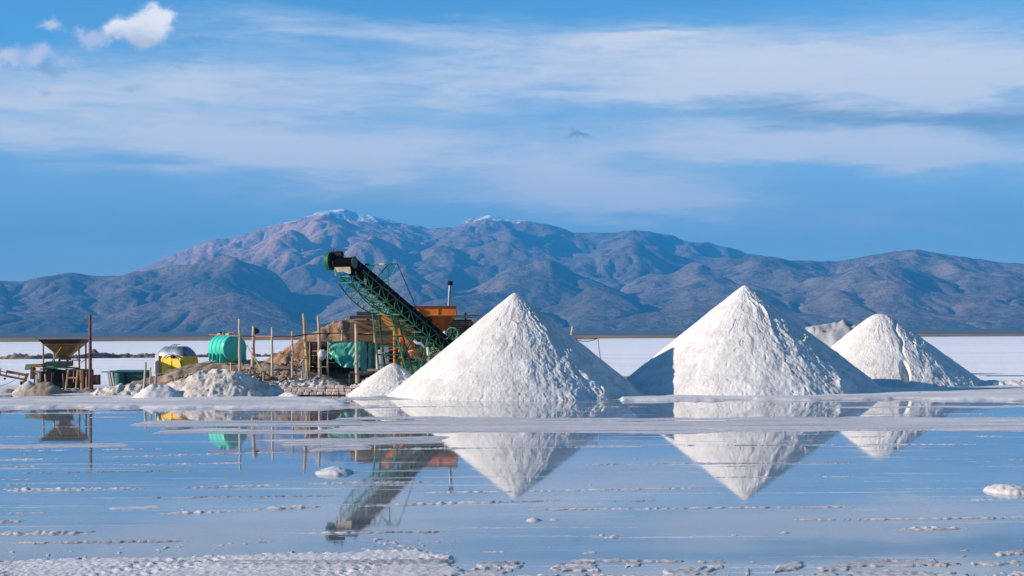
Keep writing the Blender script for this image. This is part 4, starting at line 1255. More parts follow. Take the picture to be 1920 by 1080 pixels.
    for (xa, ya, xb, yb, Yy, r, m_) in [(65, 697, 65, 723, 95, .05, 'oldplank'), (69, 698, 70, 723, 95, .045, 'plank2'), (84, 700, 87, 718, 95, .05, 'wood'), (128, 694, 123, 722, 94.6, .06, 'goldwood'), (146, 694, 142, 722, 94.6, .06, 'goldwood'),
                                        (151, 694, 153, 724, 94.6, .07, 'goldwood'), (138, 695, 138, 708, 95.4, .03, 'plank2'), (162, 697, 162, 722, 95.4, .04, 'wood'), (118, 700, 120, 722, 95.4, .05, 'plank'), (156, 694, 156, 724, 95, .06, 'rust'),
                                        (174, 695, 173, 722, 95.6, .06, 'dkrust')]:
        rod(q(xb, yb, Yy) - Vector((0, 0, .3)), q(xa, ya, Yy), r, m_, t3, 'prop')
    for (xa, xb, y_, Yy, r, m_) in [(64, 78, 696, 94.9, .05, 'goldwood'), (126, 175, 694, 95.2, .06, 'oldplank'), (124, 146, 708.5, 94.4, .05, 'goldwood'), (64, 130, 701, 96.5, .05, 'oldplank')]:
        rod(q(xa, y_, Yy), q(xb, y_, Yy), r, m_, t3, 'beam')
    for i, px in enumerate((130, 136, 142, 149, 160, 166, 172)):
        board(q(px, 708.5, 97.2), (.17, .05, .95), ['oldplank', 'plank', 'oldplank', 'dkrust', 'oldplank', 'tealdark', 'plank'][i], t3, 'board')
    board(q(179, 712, 96.6), (.5, .5, .6), 'dkrust', t3, 'crate')
    # short conveyor
    t4 = thing('short_conveyor', 'short sloping conveyor with a rusty red side plate at the left edge', 'conveyor', P(20, 728, 95.5))
    Yc = 95.5
    for dy in (0, .55):
        rod(q(-14, 700 - 0, Yc + dy), q(50, 713, Yc + dy), .055, 'ochre', t4, 'side_rail')
        rod(q(-14, 692, Yc + dy), q(14, 699, Yc + dy), .03, 'ochre', t4, 'hand_rail')
    a, b2, c2, d2 = q(13.5, 694, Yc - .05), q(51, 701, Yc - .05), q(51, 706, Yc - .05), q(13.5, 699.5, Yc - .05)
    MB().plate([a, b2, c2, d2], .05, (0, 1, 0)).build('side_plate', 'redrust', t4)
    rod(q(13, 694, Yc - .1), q(11, 706, Yc - .1), .035, 'dkrust', t4, 'strut')
    rod(q(36, 702, Yc - .1), q(35, 710, Yc - .1), .025, 'dkrust', t4, 'strut')
    rod(q(52, 700, Yc), q(44, 720, Yc), .09, 'rust', t4, 'end_leg')
    rod(q(1, 690, Yc), q(1, 703, Yc), .03, 'dkrust', t4, 'strut')
    MB().box(q(44, 718, Yc + .2), (.25, .5, .2)).build('end_box', 'black', t4)
    MB().cyl(q(9, 710, Yc - .2), q(9, 710, Yc), .07, n=10).build('roller', 'black', t4)
    MB().plate([q(-14, 699, Yc + .05), q(50, 711.5, Yc + .05), q(50, 711.5, Yc + .5), q(-14, 699, Yc + .5)], .03, (0, 0, 1)).build('belt', 'black', t4)
    mb = MB().tube([q(28, 713, 95), q(15, 719, 95), q(-10, 727, 95)], .015, 4)
    tag(mb.build('guy_wire', 'black', loc=q(28, 713, 95)), 'thin wire hanging from the short conveyor to the ground', 'wire')
    heap('clod_heap', 'small dark heap on the ground at the left edge, before the short conveyor', [(18, 730, 92), (26, 731, 92)], .45, 'darkclod', 471, .06, .08, .03, .1, cat='heap')


hopper_station()
# ------------------------------------------------------------ big conveyor
def conveyor():
    T = P(650, 494, 85.2); Bt = P(857, 668, 99)
    foot = P(800, 728, 95)
    t = thing('belt_conveyor', 'long green lattice conveyor rising to the left with a black belt', 'conveyor', (foot.x, foot.y, 0))
    d = (Bt - T); L = d.length; ax_ = d.normalized()
    sd = Vector((ax_.y, -ax_.x, 0)).normalized()        # points right / lookout side
    if sd.x < 0: sd = -sd
    up = sd.cross(ax_).normalized()
    if up.z < 0: up = -up
    hw = .48; dp = .62
    def q(s_, a, b): return T + ax_ * s_ + sd * a + up * b
    # chords
    for a in (-hw, hw):
        rod(q(0, a, 0), q(L, a, 0), .055, 'dkgreen', t, 'top_chord')
        rod(q(.3, a, -dp), q(L - .3, a, -dp), .045, 'green', t, 'bottom_chord')
    n = 15
    for i in range(n + 1):
        s0 = .3 + (L - .6) * i / n
        for a in (-hw, hw):
            rod(q(s0, a, 0), q(s0, a, -dp), .027, 'green', t, 'upright')
            if i < n:
                s1 = .3 + (L - .6) * (i + 1) / n
                rod(q(s0 if i % 2 else s1, a, 0), q(s1 if i % 2 else s0, a, -dp), .024, 'green' if a > 0 else 'dkgreen', t, 'diagonal')
        rod(q(s0, -hw, -dp), q(s0, hw, -dp), .027, 'green' if i % 3 else 'ltgreen', t, 'cross_tie')
        if i < n:
            s1 = .3 + (L - .6) * (i + 1) / n
            rod(q(s0, -hw, -dp), q(s1, hw, -dp), .02, 'green', t, 'tie_diagonal')
        # idler bracket and roller above the chords
        MB().cyl(q(s0 + .2, -hw * .85, .10), q(s0 + .2, hw * .85, .10), .06, n=8).build('roller', 'black', t)
        for a in (-hw * 1.1, hw * 1.1):
            rod(q(s0 + .2, a, -.02), q(s0 + .2, a * 1.15, .22), .035, 'dkgreen', t, 'roller_bracket')
    # belt: carrying run (troughed) and return run
    nb = 40
    def run(z0, cup, s0, s1, name):
        vs, fs = [], []
        for i in range(nb + 1):
            s_ = s0 + (s1 - s0) * i / nb
            for (a, bz) in ((-.50, cup), (-.22, 0), (.22, 0), (.50, cup)):
                vs.append(q(s_, a, z0 + bz)); 
            for (a, bz) in ((-.50, cup), (-.22, 0), (.22, 0), (.50, cup)):
                vs.append(q(s_, a, z0 + bz - .04))
        for i in range(nb):
            o = i * 8
            for k in range(3):
                fs.append((o + k, o + k + 1, o + 9 + k, o + 8 + k)); fs.append((o + 4 + k, o + 12 + k, o + 13 + k, o + 5 + k))
            fs.append((o, o + 8, o + 12, o + 4)); fs.append((o + 3, o + 7, o + 15, o + 11))
        MB().add(vs, fs).build(name, 'drum', t, smooth=True)
    run(.18, .12, -.05, L, 'belt')
    run(-.10, .0, -.05, L, 'return_belt')
    # skirt boards beside the belt
    for a in (-.56, .56):
        MB().bar(q(.8, a, .16), q(L - .4, a, .16), .04, .20, up).build('skirt_board', 'drum', t)
    # head drum with guard, motor and scraper hood
    dc = q(-.15, 0, .0)
    MB().cyl(dc - sd * .62, dc + sd * .52, .27, n=28).build('head_drum', 'drum', t, smooth=True)
    for k in (-.62, .52): MB().cyl(dc + sd * k, dc + sd * (k + .04), .33, n=24).build('drum_flange', 'dkgreen', t, smooth=True)
    g0 = dc - sd * .95 + up * .10
    MB().cyl(g0 - sd * .10, g0 + sd * .12, .50, n=32).build('pulley_guard', 'green', t, smooth=True)
    MB().cyl(g0 + sd * .12, g0 + sd * .22, .45, n=32).build('guard_face', 'black', t, smooth=True)
    MB().cyl(g0 - sd * .02 + up * .30, g0 + sd * .70 + up * .36, .19, n=18).build('motor', 'black', t, smooth=True)
    MB().box(g0 + sd * .3 + up * .5, (.25, .2, .14), (sd, ax_, up)).build('motor_box', 'dkrust', t, bevel=.02)
    MB().bar(g0 + sd * .1 + up * .45, g0 + sd * .1 + up * .72, .05).build('lifting_eye', 'dkgreen', t)
    MB().bar(g0 + sd * .55 + up * .45, g0 + sd * .55 + up * .70, .04).build('lifting_eye', 'dkgreen', t)
    MB().plate([q(-.35, -.50, -.34), q(-.35, .42, -.34), q(-.15, .42, -.60), q(-.15, .32, -.66), q(-.2, .0, -.54), q(-.18, -.38, -.56), q(-.15, -.44, -.74), q(-.15, -.50, -.74)], .05, ax_).build('scraper_hood', 'rust' if False else 'wood', t)
    MB().plate([q(.0, hw + .03, .15), q(.9, hw + .03, .15), q(.9, hw + .03, -.5), q(.0, hw + .03, -.35)], .03, sd).build('head_plate', 'drum', t)
    MB().box(q(1.35, hw + .05, -.5), (.04, .30, .30), (sd, ax_, up)).build('tag_plate', 'grey', t)
    # bow truss under the head half
    sB = 6.4
    low = []
    for i in range(9):
        f = i / 8
        low.append((.15 + (sB - .15) * f, -dp - .03 - .75 * math.sin(math.pi * (.12 + .88 * f) ** .9) ** .8 * (1 if f < 1 else 0)))
    for a in (-hw * .8, hw * .8):
        for (s0, z0), (s1, z1) in zip(low, low[1:]): rod(q(s0, a, z0), q(s1, a, z1), .032, 'dkgreen', t, 'bow_chord')
        for i, (s0, z0) in enumerate(low[:-1]):
            rod(q(s0, a, z0), q(s0 + .1, a, -dp), .02, 'ltgreen' if i % 2 else 'green', t, 'bow_upright')
            rod(q(s0, a, z0), q(low[i + 1][0], a, -dp), .02, 'green', t, 'bow_diagonal')
    for (s0, z0) in low: rod(q(s0, -hw * .8, z0), q(s0, hw * .8, z0), .022, 'ltgreen', t, 'bow_tie')
    # mast over the boom with stays
    m0, m1, m2, m3 = P(690, 496.5, 88), P(728, 496, 88), P(745, 494.5, 88.4), P(701, 497, 88)
    rod(m0, m1, .04, 'ltgreen', t, 'mast_bar'); rod(m1, m2, .04, 'ltgreen', t, 'mast_bar')
    rod(P(729.5, 496, 88), P(727.5, 546, 88.8), .04, 'ltgreen', t, 'mast_post')
    rod(m3, P(701, 520, 88), .03, 'ltgreen', t, 'mast_post')
    rod(m1, P(705, 522, 88.4), .035, 'dkgreen', t, 'mast_brace')
    rod(P(690, 497, 88), P(701, 516, 88.2), .02, 'ltgreen', t, 'mast_brace')
    rod(P(708, 500, 88), P(727, 526, 88.3), .02, 'ltgreen', t, 'mast_brace')
    rod(P(712, 528, 88.2), P(728, 528, 88.3), .025, 'ltgreen', t, 'mast_brace')
    rod(m2, P(728, 530, 88.6), .02, 'ltgreen', t, 'mast_brace')
    rod(P(687, 496.5, 87.9), P(680, 499, 87.5), .02, 'black', t, 'stay_cable')
    rod(m2, P(780, 576, 96), .022, 'black', t, 'stay_cable')
    MB().box(P(716, 495.5, 87.9), (.28, .12, .10)).build('junction_box', 'white', t, bevel=.01)
    MB().box(P(688, 496, 87.9), (.22, .12, .10)).build('lamp', 'black', t, bevel=.01)
    rod(P(648, 533, 87), P(662, 574, 94), .008, 'grey', t, 'hanging_cord')
    # main lattice tower
    Yt = 90.8
    L0, L1 = P(697, 572, Yt), P(715, 716, Yt)
    R0, R1 = P(728, 574, Yt), P(773, 716, Yt)
    dv = Vector((.25, 1.15, 0))
    for k, off in enumerate((Vector((0, 0, 0)), dv)):
        gm = 'green' if k == 0 else 'dkgreen'
        rod(L1 + off - Vector((0, 0, .5)), L0 + off, .058, gm, t, 'tower_leg')
        rod(R1 + off - Vector((0, 0, .5)), R0 + off, .058, gm, t, 'tower_leg')
        for j, f in enumerate((0.01, .135, .27, .40, .53, .645, .78, .90)):
            a, b_ = L0.lerp(L1, f) + off, R0.lerp(R1, min(1, f * 1.0)) + off
            rod(a, b_, .04, gm, t, 'tower_rung')
            if j < 7:
                f2 = (0.01, .135, .27, .40, .53, .645, .78, .90)[j + 1]
                c, e_ = L0.lerp(L1, f2) + off, R0.lerp(R1, f2) + off
                if k == 0 and j in (1, 3, 4, 6) or k == 1:
                    rod(a if j % 2 else b_, e_ if j % 2 else c, .02, 'grey' if (k == 0 and j == 4) else gm, t, 'tower_brace')
    for f in (.01, .27, .53, .78):
        rod(L0.lerp(L1, f), L0.lerp(L1, f) + dv, .028, 'green', t, 'tower_rung'); rod(R0.lerp(R1, f), R0.lerp(R1, f) + dv, .028, 'green', t, 'tower_rung')
    MB().bar(P(697, 570.5, Yt - .05), P(716, 570.5, Yt - .05), .06, .09).build('name_plate', 'white', t)
    # second trestle
    Y2 = 93.2
    for k, off in enumerate((Vector((0, 0, 0)), Vector((.1, .9, 0)))):
        gm = 'green' if k == 0 else 'dkgreen'
        A, B_ = P(771, 632, Y2) + off, P(803, 632, Y2) + off
        C_, D_ = P(738, 690, Y2) + off, P(784, 700, Y2) + off
        rod(P(722, 718, Y2) + off, A, .045, gm, t, 'trestle_leg'); rod(D_ - Vector((0, 0, .3)), B_, .05, gm, t, 'trestle_leg')
        rod(A - Vector((.2, 0, 0)), B_ + Vector((.1, 0, 0)), .045, gm, t, 'trestle_rung')
        rod(P(757, 655, Y2) + off, P(796, 655, Y2) + off, .04, gm, t, 'trestle_rung')
        rod(P(746, 679, Y2) + off, P(790, 677, Y2) + off, .035, gm, t, 'trestle_rung')
        rod(P(757, 655, Y2) + off, P(790, 677, Y2) + off, .022, 'grey', t, 'trestle_brace')
        rod(P(796, 655, Y2) + off, P(765, 672, Y2) + off, .022, gm, t, 'trestle_brace')
    # tail gear
    for (x0, y0, x1, y1) in [(806, 640, 825, 672), (815, 642, 806, 676), (826, 648, 812, 680), (800, 660, 838, 650), (803, 668, 830, 664), (835, 655, 828, 676)]:
        rod(P(x0, y0, 95.2), P(x1, y1, 95.6), .035, 'ltgreen' if x0 % 2 else 'green', t, 'tail_strut')
    MB().plate([P(806, 668, 95), P(822, 660, 95), P(830, 672, 95), P(812, 688, 95)], .3, (0, 1, 0)).build('tail_guard', 'palegreen', t)


conveyor()

# ------------------------------------------------------------ white pipe, bin, burner, cabinets
mb = MB().tube([P(776, 638, 92.6), P(782, 643, 92.6), P(789, 644, 92.6), P(795, 651, 92.8)], [.09, .09, .08, .06], 8)
tag(mb.build('white_duct', 'white', loc=P(776, 638, 92.6), smooth=True), 'short bent white duct hanging inside the green trestle', 'duct')
mb = MB().cyl(P(802, 651, 94), P(803, 668, 94), .08, n=10)
tag(mb.build('pale_pipe', 'white', loc=P(803, 668, 94), smooth=True), 'short upright pale pipe right of the green trestle', 'pipe')
t = thing('green_bin', 'pale green steel bin at the foot of the trestle', 'bin', P(776, 712, 94.8))
MB().plate([P(757, 678, 94.2), P(800, 678, 94.2), P(794, 720, 94.2), P(764, 720, 94.2)], 1.2, (0, 1, 0)).build('bin_body', 'palegreen', t, bevel=.02)
MB().bar(P(756, 677.5, 94.1), P(801, 677.5, 94.1), .08, .10).build('bin_rim', 'green', t)
MB().bar(P(782, 679, 94.1), P(782, 712, 94.1), .12, .04, (1, 0, 0)).build('bin_rib', 'dkgreen', t)
t = thing('orange_motor', 'bright orange motor glimpsed behind the green trestle', 'motor', P(776, 676, 95.2))
MB().cyl(P(770, 664, 95.6), P(780, 664, 94.9), .27, n=18).build('housing', 'brorange', t, smooth=True)
for k in range(5): 
    a = 2 * math.pi * k / 5
    MB().cyl(P(775, 664, 94.8) + Vector((math.cos(a) * .2, 0, math.sin(a) * .2)), P(775, 664, 94.6) + Vector((math.cos(a) * .2, 0, math.sin(a) * .2)), .07, n=8).build('bolt_boss', 'brorange', t)
MB().bar(P(784, 668, 95), P(787, 678, 95), .12).build('bracket', 'brorange', t)
MB().bar(P(779, 672, 95), P(779, 679, 95), .06).build('stand', 'white', t)
t = thing('white_cabinet', 'white upright cabinet left of the lattice tower foot', 'cabinet', P(710, 704, 93.5))
MB().box(P(710, 680, 93.5), (.28, .4, 1.5)).build('cabinet_body', 'white', t, bevel=.02)
MB().box(P(710, 681, 93.28), (.23, .02, .9)).build('cabinet_door', 'white', t)
t = thing('grey_cabinet', 'grey electrical cabinet seen through the lattice tower', 'cabinet', P(722, 704, 95))
MB().box(P(722, 677, 95), (.46, .5, 1.7)).build('cabinet_body', 'grey', t, bevel=.02)
MB().box(P(720, 665, 94.73), (.12, .02, .35)).build('meter', 'white', t)

# ------------------------------------------------------------ orange chute and stilts
t = thing('orange_chute', 'bright orange chute slanting down to the right behind the lattice tower', 'chute', P(740, 712, 96.5))
def slab(pts, Y, th=.5, dz=0): return MB().plate([P(x, y, Y) for x, y in pts], th, (.15, 1, 0))
slab([(709, 577), (718, 583), (729, 576), (730, 594), (715, 592), (709, 590)], 96.4, .6).build('head_box', 'brorange', t)
slab([(710, 590), (729, 595), (741, 616), (738, 622), (728, 614)], 96.4, .7).build('upper_trough', 'brorange', t)
slab([(746, 612), (756, 628), (766, 640), (758, 640), (746, 630)], 96.0, .7).build('middle_trough', 'brorange', t)
slab([(757, 640), (766, 640), (772, 648), (767, 655), (758, 645)], 96.0, .7).build('lower_trough', 'brorange', t)
MB().cyl(P(723.5, 584, 96.25), P(723.5, 584, 96.1), .17, n=16).build('drive_cap', 'white', t)
rod(P(740, 712, 96.2), P(739, 620, 96.2), .07, 'brorange', t, 'stilt')
rod(P(754, 712, 96.2), P(753, 628, 96.2), .07, 'brorange', t, 'stilt')
rod(P(748, 660, 96.2), P(751, 630, 96.1), .04, 'brorange', t, 'stilt_brace')
mb = MB().tube([P(745, 608, 94.5), P(750, 616, 94.5), P(757, 623, 94.5), P(766, 627, 94.5), P(775, 629, 94.5)], .04, 6)
tag(mb.build('red_cable', 'rust', loc=P(745, 608, 94.5), smooth=True), 'sagging reddish cable between the tower and the trestle', 'cable')

# ------------------------------------------------------------ orange hopper
def big_hopper():
    Y = 101.5
    t = thing('orange_hopper', 'large rusty orange hopper with tapering bottom behind the conveyor', 'hopper', (P(815, 728, Y).x, Y + 1.2, 0))
    x0, x1 = P(762, 0, Y).x, P(852.5, 0, Y).x
    zt, zm, zb = P(810, 574.5, Y).z, P(810, 591, Y).z, P(810, 627, Y).z
    xb0, xb1 = P(806, 0, Y).x, P(829, 0, Y).x
    D = 2.4
    MB().add([(x0, Y, zm), (x1, Y, zm), (x1, Y + D, zm), (x0, Y + D, zm), (x0, Y, zt), (x1, Y, zt), (x1, Y + D, zt), (x0, Y + D, zt)],
             [(0, 1, 5, 4), (1, 2, 6, 5), (2, 3, 7, 6), (3, 0, 4, 7)]).build('box_wall', 'orange', t)
    MB().add([(xb0, Y + .8, zb), (xb1, Y + .8, zb), (xb1, Y + 1.6, zb), (xb0, Y + 1.6, zb), (x0 + .02, Y + .02, zm), (x1 - .02, Y + .02, zm), (x1 - .02, Y + D - .02, zm), (x0 + .02, Y + D - .02, zm)],
             [(0, 1, 5, 4), (1, 2, 6, 5), (2, 3, 7, 6), (3, 0, 4, 7)]).build('funnel', 'orange', t)
    MB().bar((x0 - .06, Y - .03, zt), (x1 + .10, Y - .03, zt), .10, .07).build('rim', 'rust', t)
    MB().bar((x0, Y - .02, zm), (x1, Y - .02, zm), .04, .05).build('seam_rib', 'orange', t)
    for px in (783, 819): MB().bar((P(px, 0, Y).x, Y - .02, zt - .04), (P(px, 0, Y).x, Y - .02, zm + .03), .05, .04).build('wall_rib', 'orange', t)
    MB().bar((P(819, 0, Y).x, Y - .01, zm - .03), (P(819, 0, Y).x, Y + .78, zb), .05, .05).build('wall_rib', 'orange', t)
    MB().bar((P(783, 0, Y).x, Y - .08, zt - .1), (P(784, 0, Y).x, Y - .08, zt - .75), .12, .06).build('ladder_stile', 'rust', t)
    for sx, sy in ((x0 + .3, Y + .3), (x1 - .3, Y + .4), (x0 + .3, Y + D - .3), (x1 - .3, Y + D - .3)):
        rod((sx, sy, 0), (sx, sy, zm - .4), .08, 'rust', t, 'leg')
    MB().cyl(P(805, 600, Y - .05), P(805, 600, Y - .4), .20, n=14).build('motor', 'black', t, smooth=True)
    MB().box(P(799, 602, Y - .3), (.10, .1, .2)).build('switch', 'white', t)
    return t


big_hopper()
t = thing('chimney_pipe', 'thin pale chimney with a black cap rising behind the orange hopper', 'chimney', P(840, 590, 103.5))
MB().cyl(P(840.5, 600, 103.5), P(844, 534, 103.5), .10, n=12).build('flue', 'alu', t, smooth=True)
MB().cyl(P(843.8, 535, 103.5), P(844.2, 528, 103.5), .15, .17, 14).build('cap', 'black', t, smooth=True)
MB().cyl(P(844.2, 529, 103.5), P(844.2, 527, 103.5), .20, .12, 14).build('cap_lid', 'black', t, smooth=True)
MB().box(P(844, 551, 103.35), (.06, .06, .5)).build('bracket', 'dkrust', t)

t = thing('drive_wheel', 'dark green spoked wheel at the tail of the conveyor', 'wheel', P(848, 640, 96.8))
wc = P(848, 625.5, 96.8); wn = Vector((-.25, -1, 0)).normalized(); wu = Vector((0, 0, 1)); ws = wn.cross(wu)
ring = [wc + (ws * math.cos(2 * math.pi * k / 28) + wu * math.sin(2 * math.pi * k / 28)) * .36 for k in range(29)]
MB().tube(ring, .035, 6, cap=False).build('rim', 'ltgreen', t, smooth=True)
MB().cyl(wc, wc - wn * .1, .35, n=28).build('disc', 'dkgreen', t, smooth=True)
for k in range(6):
    a = math.pi * k / 3 + .3
    rod(wc + wn * .03, wc + wn * .03 + (ws * math.cos(a) + wu * math.sin(a)) * .34, .03, 'green', t, 'spoke')
MB().cyl(wc + wn * .06, wc - wn * .1, .07, n=12).build('hub', 'black', t)
# white rag bundle beside it
def bundle(px, py, Y, sx, sz, label, mat='white', seed=1):
    bm = bmesh.new(); bmesh.ops.create_icosphere(bm, subdivisions=3, radius=1)
    for v in bm.verts:
        n_ = math.sin(v.co.x * 6 + v.co.z * 7 + seed) * .12 + math.sin(v.co.y * 8 - v.co.z * 5 + v.co.x * 4) * .08
        v.co = Vector((v.co.x * sx * (1 + n_) + v.co.z * .1, v.co.y * sx * .8 * (1 + n_), v.co.z * sz * (1 + n_)))
    me = bpy.data.meshes.new('cloth_bundle'); bm.to_mesh(me); bm.free(); me.materials.append(M[mat])
    me.polygons.foreach_set('use_smooth', [True] * len(me.polygons))
    o = bpy.data.objects.new('cloth_bundle', me); COL.objects.link(o); o.location = P(px, py, Y)
    tag(o, label, 'cloth')


bundle(831, 628, 96.2, .17, .22, 'white cloth bundle hanging left of the dark green wheel', 'white', 2)
bundle(836, 635, 96.1, .10, .08, 'small white rag just under the white cloth bundle', 'white', 5)

# ------------------------------------------------------------ shack of planks with tarpaulin
def shack():
    t = thing('plank_shack', 'dark open shack of brown planks behind the green tarpaulin', 'shack', P(650, 724, 98))
    rnd = random.Random(4)
    # back wall of horizontal boards
    z0 = .1
    for i in range(19):
        z = z0 + i * .245
        zt = z + .12
        xl = P(655 if zt > 2.9 else 575, 0, 100.3).x; xr = P(772, 0, 100.3).x
        if zt > 4.55: xl = P(672, 0, 100.3).x
        m_ = rnd.choice(['plank', 'plank', 'oldplank', 'plank']) if zt > 2.9 else 'oldplank'  # below the ceiling all boards dark: interior shade painted in
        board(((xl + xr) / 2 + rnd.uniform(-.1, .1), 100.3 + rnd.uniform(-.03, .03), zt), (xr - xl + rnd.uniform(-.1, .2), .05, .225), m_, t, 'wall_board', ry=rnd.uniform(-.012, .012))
    # front upper boards, lit, irregular
    for (x0, y0, x1, y1, w, m_) in [(655, 602, 704, 603, .16, 'plank2'), (656, 608, 702, 611, .2, 'plank'), (657, 614, 705, 617, .18, 'plank'), (656, 622, 704, 620, .18, 'plank'), (658, 630, 704, 632, .2, 'plank'), (672, 612, 703, 626, .14, 'plank'),
                                    (676, 628, 704, 622, .12, 'plank2'), (676, 598, 684, 598.5, .12, 'plank2'), (660, 636, 704, 637, .16, 'plank')]:
        a, b_ = P(x0, y0, 98.2), P(x1, y1, 98.2)
        board((a + b_) / 2, ((b_ - a).length, .06, w), m_, t, 'front_board', ry=-math.atan2(b_.z - a.z, b_.x - a.x))
    for (x0, x1, y, m_) in [(673, 705, 594, 'oldplank'), (668, 700, 597, 'plank'), (664, 690, 599.5, 'plank2')]:
        a, b_ = P(x0, y, 98.6), P(x1, y, 98.6)
        board((a + b_) / 2, ((b_ - a).length, 2.2, .07), m_, t, 'roof_board')
    # side, ceiling and partition boards, interior shade put into their dark colour
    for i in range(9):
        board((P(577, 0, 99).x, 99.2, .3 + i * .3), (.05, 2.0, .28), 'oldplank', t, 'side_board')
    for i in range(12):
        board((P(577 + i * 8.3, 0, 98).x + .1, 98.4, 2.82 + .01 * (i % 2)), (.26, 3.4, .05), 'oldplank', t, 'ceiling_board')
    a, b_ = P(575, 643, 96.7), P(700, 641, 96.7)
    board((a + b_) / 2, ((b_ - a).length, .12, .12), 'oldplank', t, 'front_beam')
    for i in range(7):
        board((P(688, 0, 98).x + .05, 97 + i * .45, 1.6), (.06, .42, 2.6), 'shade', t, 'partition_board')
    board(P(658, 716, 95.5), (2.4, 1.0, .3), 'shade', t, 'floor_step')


shack()


def tarpaulin():
    a, b_ = P(616, 641, 96.2), P(676, 641, 96.0)
    nx, nz = 46, 34
    t = thing('green_tarpaulin', 'crumpled shiny green tarpaulin hung as a curtain on the shack', 'tarpaulin', (a.x, 96.1, P(640, 690, 96.1).z))
    def sheet(x0, x1, ybot, Y0, Y1, name, mat, ph, ytop=641):
        vs = []
        for j in range(nz + 1):
            for i in range(nx + 1):
                u, v = i / nx, j / nz
                px = x0 + (x1 - x0) * u
                yb = ybot(u)
                py = ytop + (yb - ytop) * v
                Yy = Y0 + (Y1 - Y0) * u
                f = .07 * v * math.sin(u * 11 - v * 7 + ph + 1.5 * math.sin(v * 4 + u * 3)) + .07 * v * (1 - u) * math.sin(u * 7 + v * 12 + ph) + .018 * math.sin(u * 23 + v * 19 + 2 * math.sin(u * 9))
                f += .22 * v * v * math.sin(u * 3.0) * -1
                vs.append(P(px, py, Yy) + Vector((0, f, 0)))
        fs = [(j * (nx + 1) + i, j * (nx + 1) + i + 1, (j + 1) * (nx + 1) + i + 1, (j + 1) * (nx + 1) + i) for j in range(nz) for i in range(nx)]
        o = MB().add(vs, fs).build(name, mat, t, smooth=True)
        sm = o.modifiers.new('thickness', 'SOLIDIFY'); sm.thickness = .012
    sheet(616, 677, lambda u: 668 + 22 * min(1, (u * 1.9)) ** .8 + 1.4 * math.sin(u * 19) - (4 if .1 < u < .2 else 0), 96.2, 96.0, 'curtain', 'tarp', 0)
    sheet(676, 700, lambda u: 703 - 4 * u + math.sin(u * 9), 96.0, 97.6, 'side_curtain', 'tarp', 2.)
    mb = MB().bar(P(614, 640.6, 96.15), P(690, 640.2, 96.0), .06); mb.build('curtain_rail', 'tealdark', t)


tarpaulin()
# bench boards and clutter under the shack
for k, (x0, x1, y, Y, m_, lb) in enumerate([(656, 671, 698.5, 94.2, 'plank2', 'pale plank on the bench left of the stout pale pole'), (681, 692, 698, 94.2, 'plank2', 'pale short plank right of the stout pale pole'), (690, 716, 694, 93.4, 'plank2', 'long plank end resting near the white cabinet')]):
    a, b_ = P(x0, y, Y), P(x1, y, Y)
    mb = MB().box((a + b_) / 2, ((b_ - a).length, .35, .13))
    tag(mb.build('bench_plank', m_, loc=(a + b_) / 2, bevel=.01), lb, 'plank')
mb = MB()
t = thing('low_bench', 'low dark bench frame under the pale planks', 'bench', P(676, 722, 94.3))
board(P(676, 702, 94.3), (1.5, .5, .08), 'oldplank', t, 'seat')
for px in (655, 663, 672, 694): board(P(px, 712, 94.1), (.11, .11, .62), 'plank' if px != 655 else 'wood', t, 'leg')
tag(MB().box(P(674, 698, 93.6), (.2, .2, .16)).build('red_can', 'redplastic', loc=P(674, 698, 93.6), bevel=.03), 'small red can beside the stout pale pole', 'can')
rocks('shaded_rubble', 'jumble of grey lumps right of the bench', [(678, 712, 705, 708, 92.8, .5), (700, 716, 660, 722, 93, .5)], 90, .12, 'sack', 12)

# planks right of the hopper
t = thing('plank_lean_to', 'dark plank lean-to with a jutting roof right of the orange hopper', 'lean-to', P(870, 728, 103))
rnd = random.Random(9)
for i in range(12):
    z = P(0, 640 - i * 3.6, 102.5).z - .15
    a = P(842, 0, 102.5).x; b_ = P(888 - (i % 3) * 3, 0, 102.5).x
    board(((a + b_) / 2, 102.6 + rnd.uniform(-.03, .03), z), (b_ - a, .06, .115), rnd.choice(['plank', 'oldplank', 'oldplank']), t, 'wall_board')
a, b_ = P(848, 594.5, 102.3), P(908, 595.5, 102.3)
board((a + b_) / 2, ((b_ - a).length, 1.6, .08), 'plank', t, 'roof_board', ry=.02)
a, b_ = P(852, 592.5, 102.3), P(903, 591, 102.3)
board((a + b_) / 2 + Vector((0, .3, 0)), ((b_ - a).length, 1.2, .06), 'plank2', t, 'roof_board', ry=-.02)

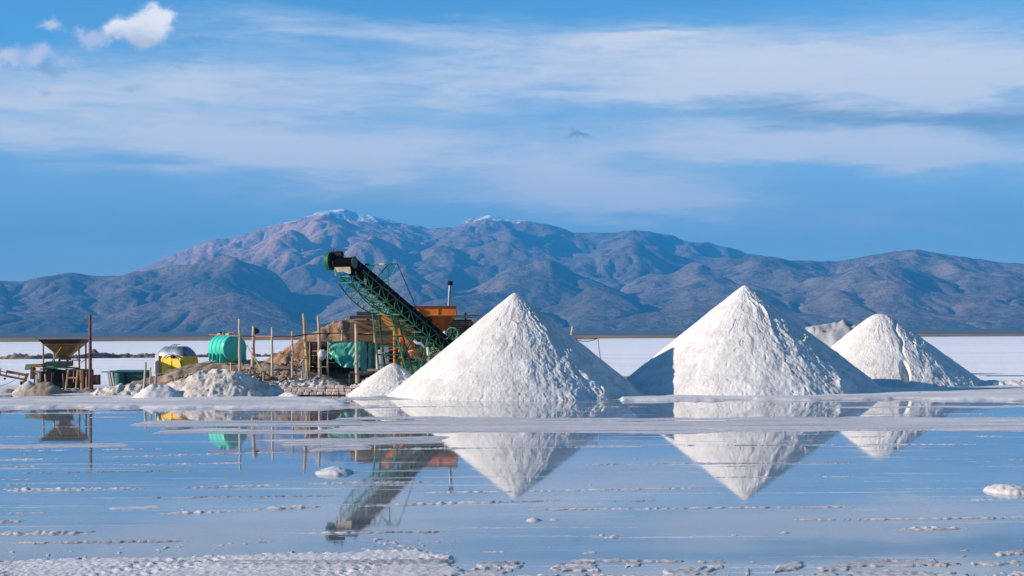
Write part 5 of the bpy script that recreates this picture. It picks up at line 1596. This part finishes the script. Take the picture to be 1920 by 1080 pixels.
# ------------------------------------------------------------ low wall of salt blocks
def block_wall():
    Yw = 87.3
    c = P(612, 740, Yw)
    t = thing('block_wall', 'low crumbling wall of pinkish salt blocks under the shack', 'wall', (c.x, Yw, .02))
    rnd = random.Random(31)
    meshes = []
    for k in range(5):
        bm = bmesh.new(); bmesh.ops.create_cube(bm, size=1)
        bmesh.ops.bevel(bm, geom=bm.edges[:], offset=.10, segments=1, affect='EDGES')
        for v in bm.verts: v.co += Vector([rnd.uniform(-.05, .05) for _ in range(3)])
        me = bpy.data.meshes.new('block'); bm.to_mesh(me); bm.free(); me.materials.append(M['brick']); meshes.append(me)
    x0, x1 = P(522, 0, Yw).x, P(700, 0, Yw).x
    for row in range(3):
        x = x0 + rnd.uniform(0, .3) + row * .12
        z = .12 + row * .165
        while x < x1:
            w = rnd.uniform(.26, .46) if row < 2 else rnd.uniform(.3, .6)
            if not (row == 2 and rnd.random() < .30 + (.5 if x < P(575, 0, Yw).x else 0)):
                o = bpy.data.objects.new('salt_block', rnd.choice(meshes)); COL.objects.link(o); o.parent = t
                o.location = Vector((x + w / 2, Yw + rnd.uniform(-.03, .03) + row * .03, z + rnd.uniform(-.012, .012))) - Vector(t.location)
                o.scale = (w * .96, .34, .155); o.rotation_euler = (rnd.uniform(-.03, .03), rnd.uniform(-.04, .04), rnd.uniform(-.05, .05))
            x += w + .01
    # earth fill behind
    MB().box(((x0 + x1) / 2, Yw + 1.3, .2), (x1 - x0 - .2, 2.2, .42)).build('back_fill', 'greysalt', t)


block_wall()

# ------------------------------------------------------------ low platform and rail at the right
def deck(px0, px1, py, Y, label, legs):
    a, b_ = P(px0, py, Y), P(px1, py, Y)
    t = thing('low_platform', label, 'platform', ((a.x + b_.x) / 2, Y, .05))
    MB().box((a + b_) / 2, ((b_ - a).length, 1.8, .10)).build('deck', 'grey', t, bevel=.01)
    for px in legs: MB().box((P(px, 0, Y).x, Y - .5, a.z / 2 + .02), (.13, .2, a.z)).build('leg', 'shade', t)
    return t


deck(1150, 1204, 707, 112, 'low grey platform glimpsed between the middle and the tallest cone', (1160, 1176, 1196))
mb = MB().box(P(1172, 713, 110), (.75, .5, .09)); tag(mb.build('white_slab', 'white', loc=P(1172, 713, 110), bevel=.01), 'white slab beneath the platform between the two big cones', 'slab')
deck(1840, 1960, 705, 118, 'long low platform edge at the right border beyond the right cone', (1889, 1895, 1898, 1940))
heap('salt_mound', 'low bright white salt windrow right of the right cone', [(1846, 714, 97.5), (1880, 715, 97.5), (1960, 714, 97.5), (2050, 714, 97.5)], .35, 'salt', 501, .1, .12, .06, .3, cat='salt mound', lumpf=1.6)
# ------------------------------------------------------------ the air
def haze():
    m = bpy.data.materials.new('haze')
    m.use_nodes = True
    t = m.node_tree; t.nodes.clear()
    v = t.nodes.new('ShaderNodeVolumePrincipled')
    v.inputs['Color'].default_value = HAZE_COL
    v.inputs['Density'].default_value = HAZE_D
    v.inputs['Anisotropy'].default_value = 0.0
    o = t.nodes.new('ShaderNodeOutputMaterial')
    t.links.new(v.outputs[0], o.inputs['Volume'])
    me = bpy.data.meshes.new('haze')
    x, y0, y1, z0, z1 = 16500, -3500, 16500, -1.6, 1080
    vs = [(a * x, b, c) for c in (z0, z1) for b in (y0, y1) for a in (-1, 1)]
    fs = [(0, 2, 3, 1), (4, 5, 7, 6), (0, 1, 5, 4), (2, 6, 7, 3), (0, 4, 6, 2), (1, 3, 7, 5)]
    me.from_pydata(vs, [], fs)
    me.materials.append(m)
    ob = bpy.data.objects.new('haze', me); COL.objects.link(ob)
    tag(ob, kind='stuff')


HAZE_COL = (.05, .40, .95, 1)
HAZE_D = 9.8e-5
haze()
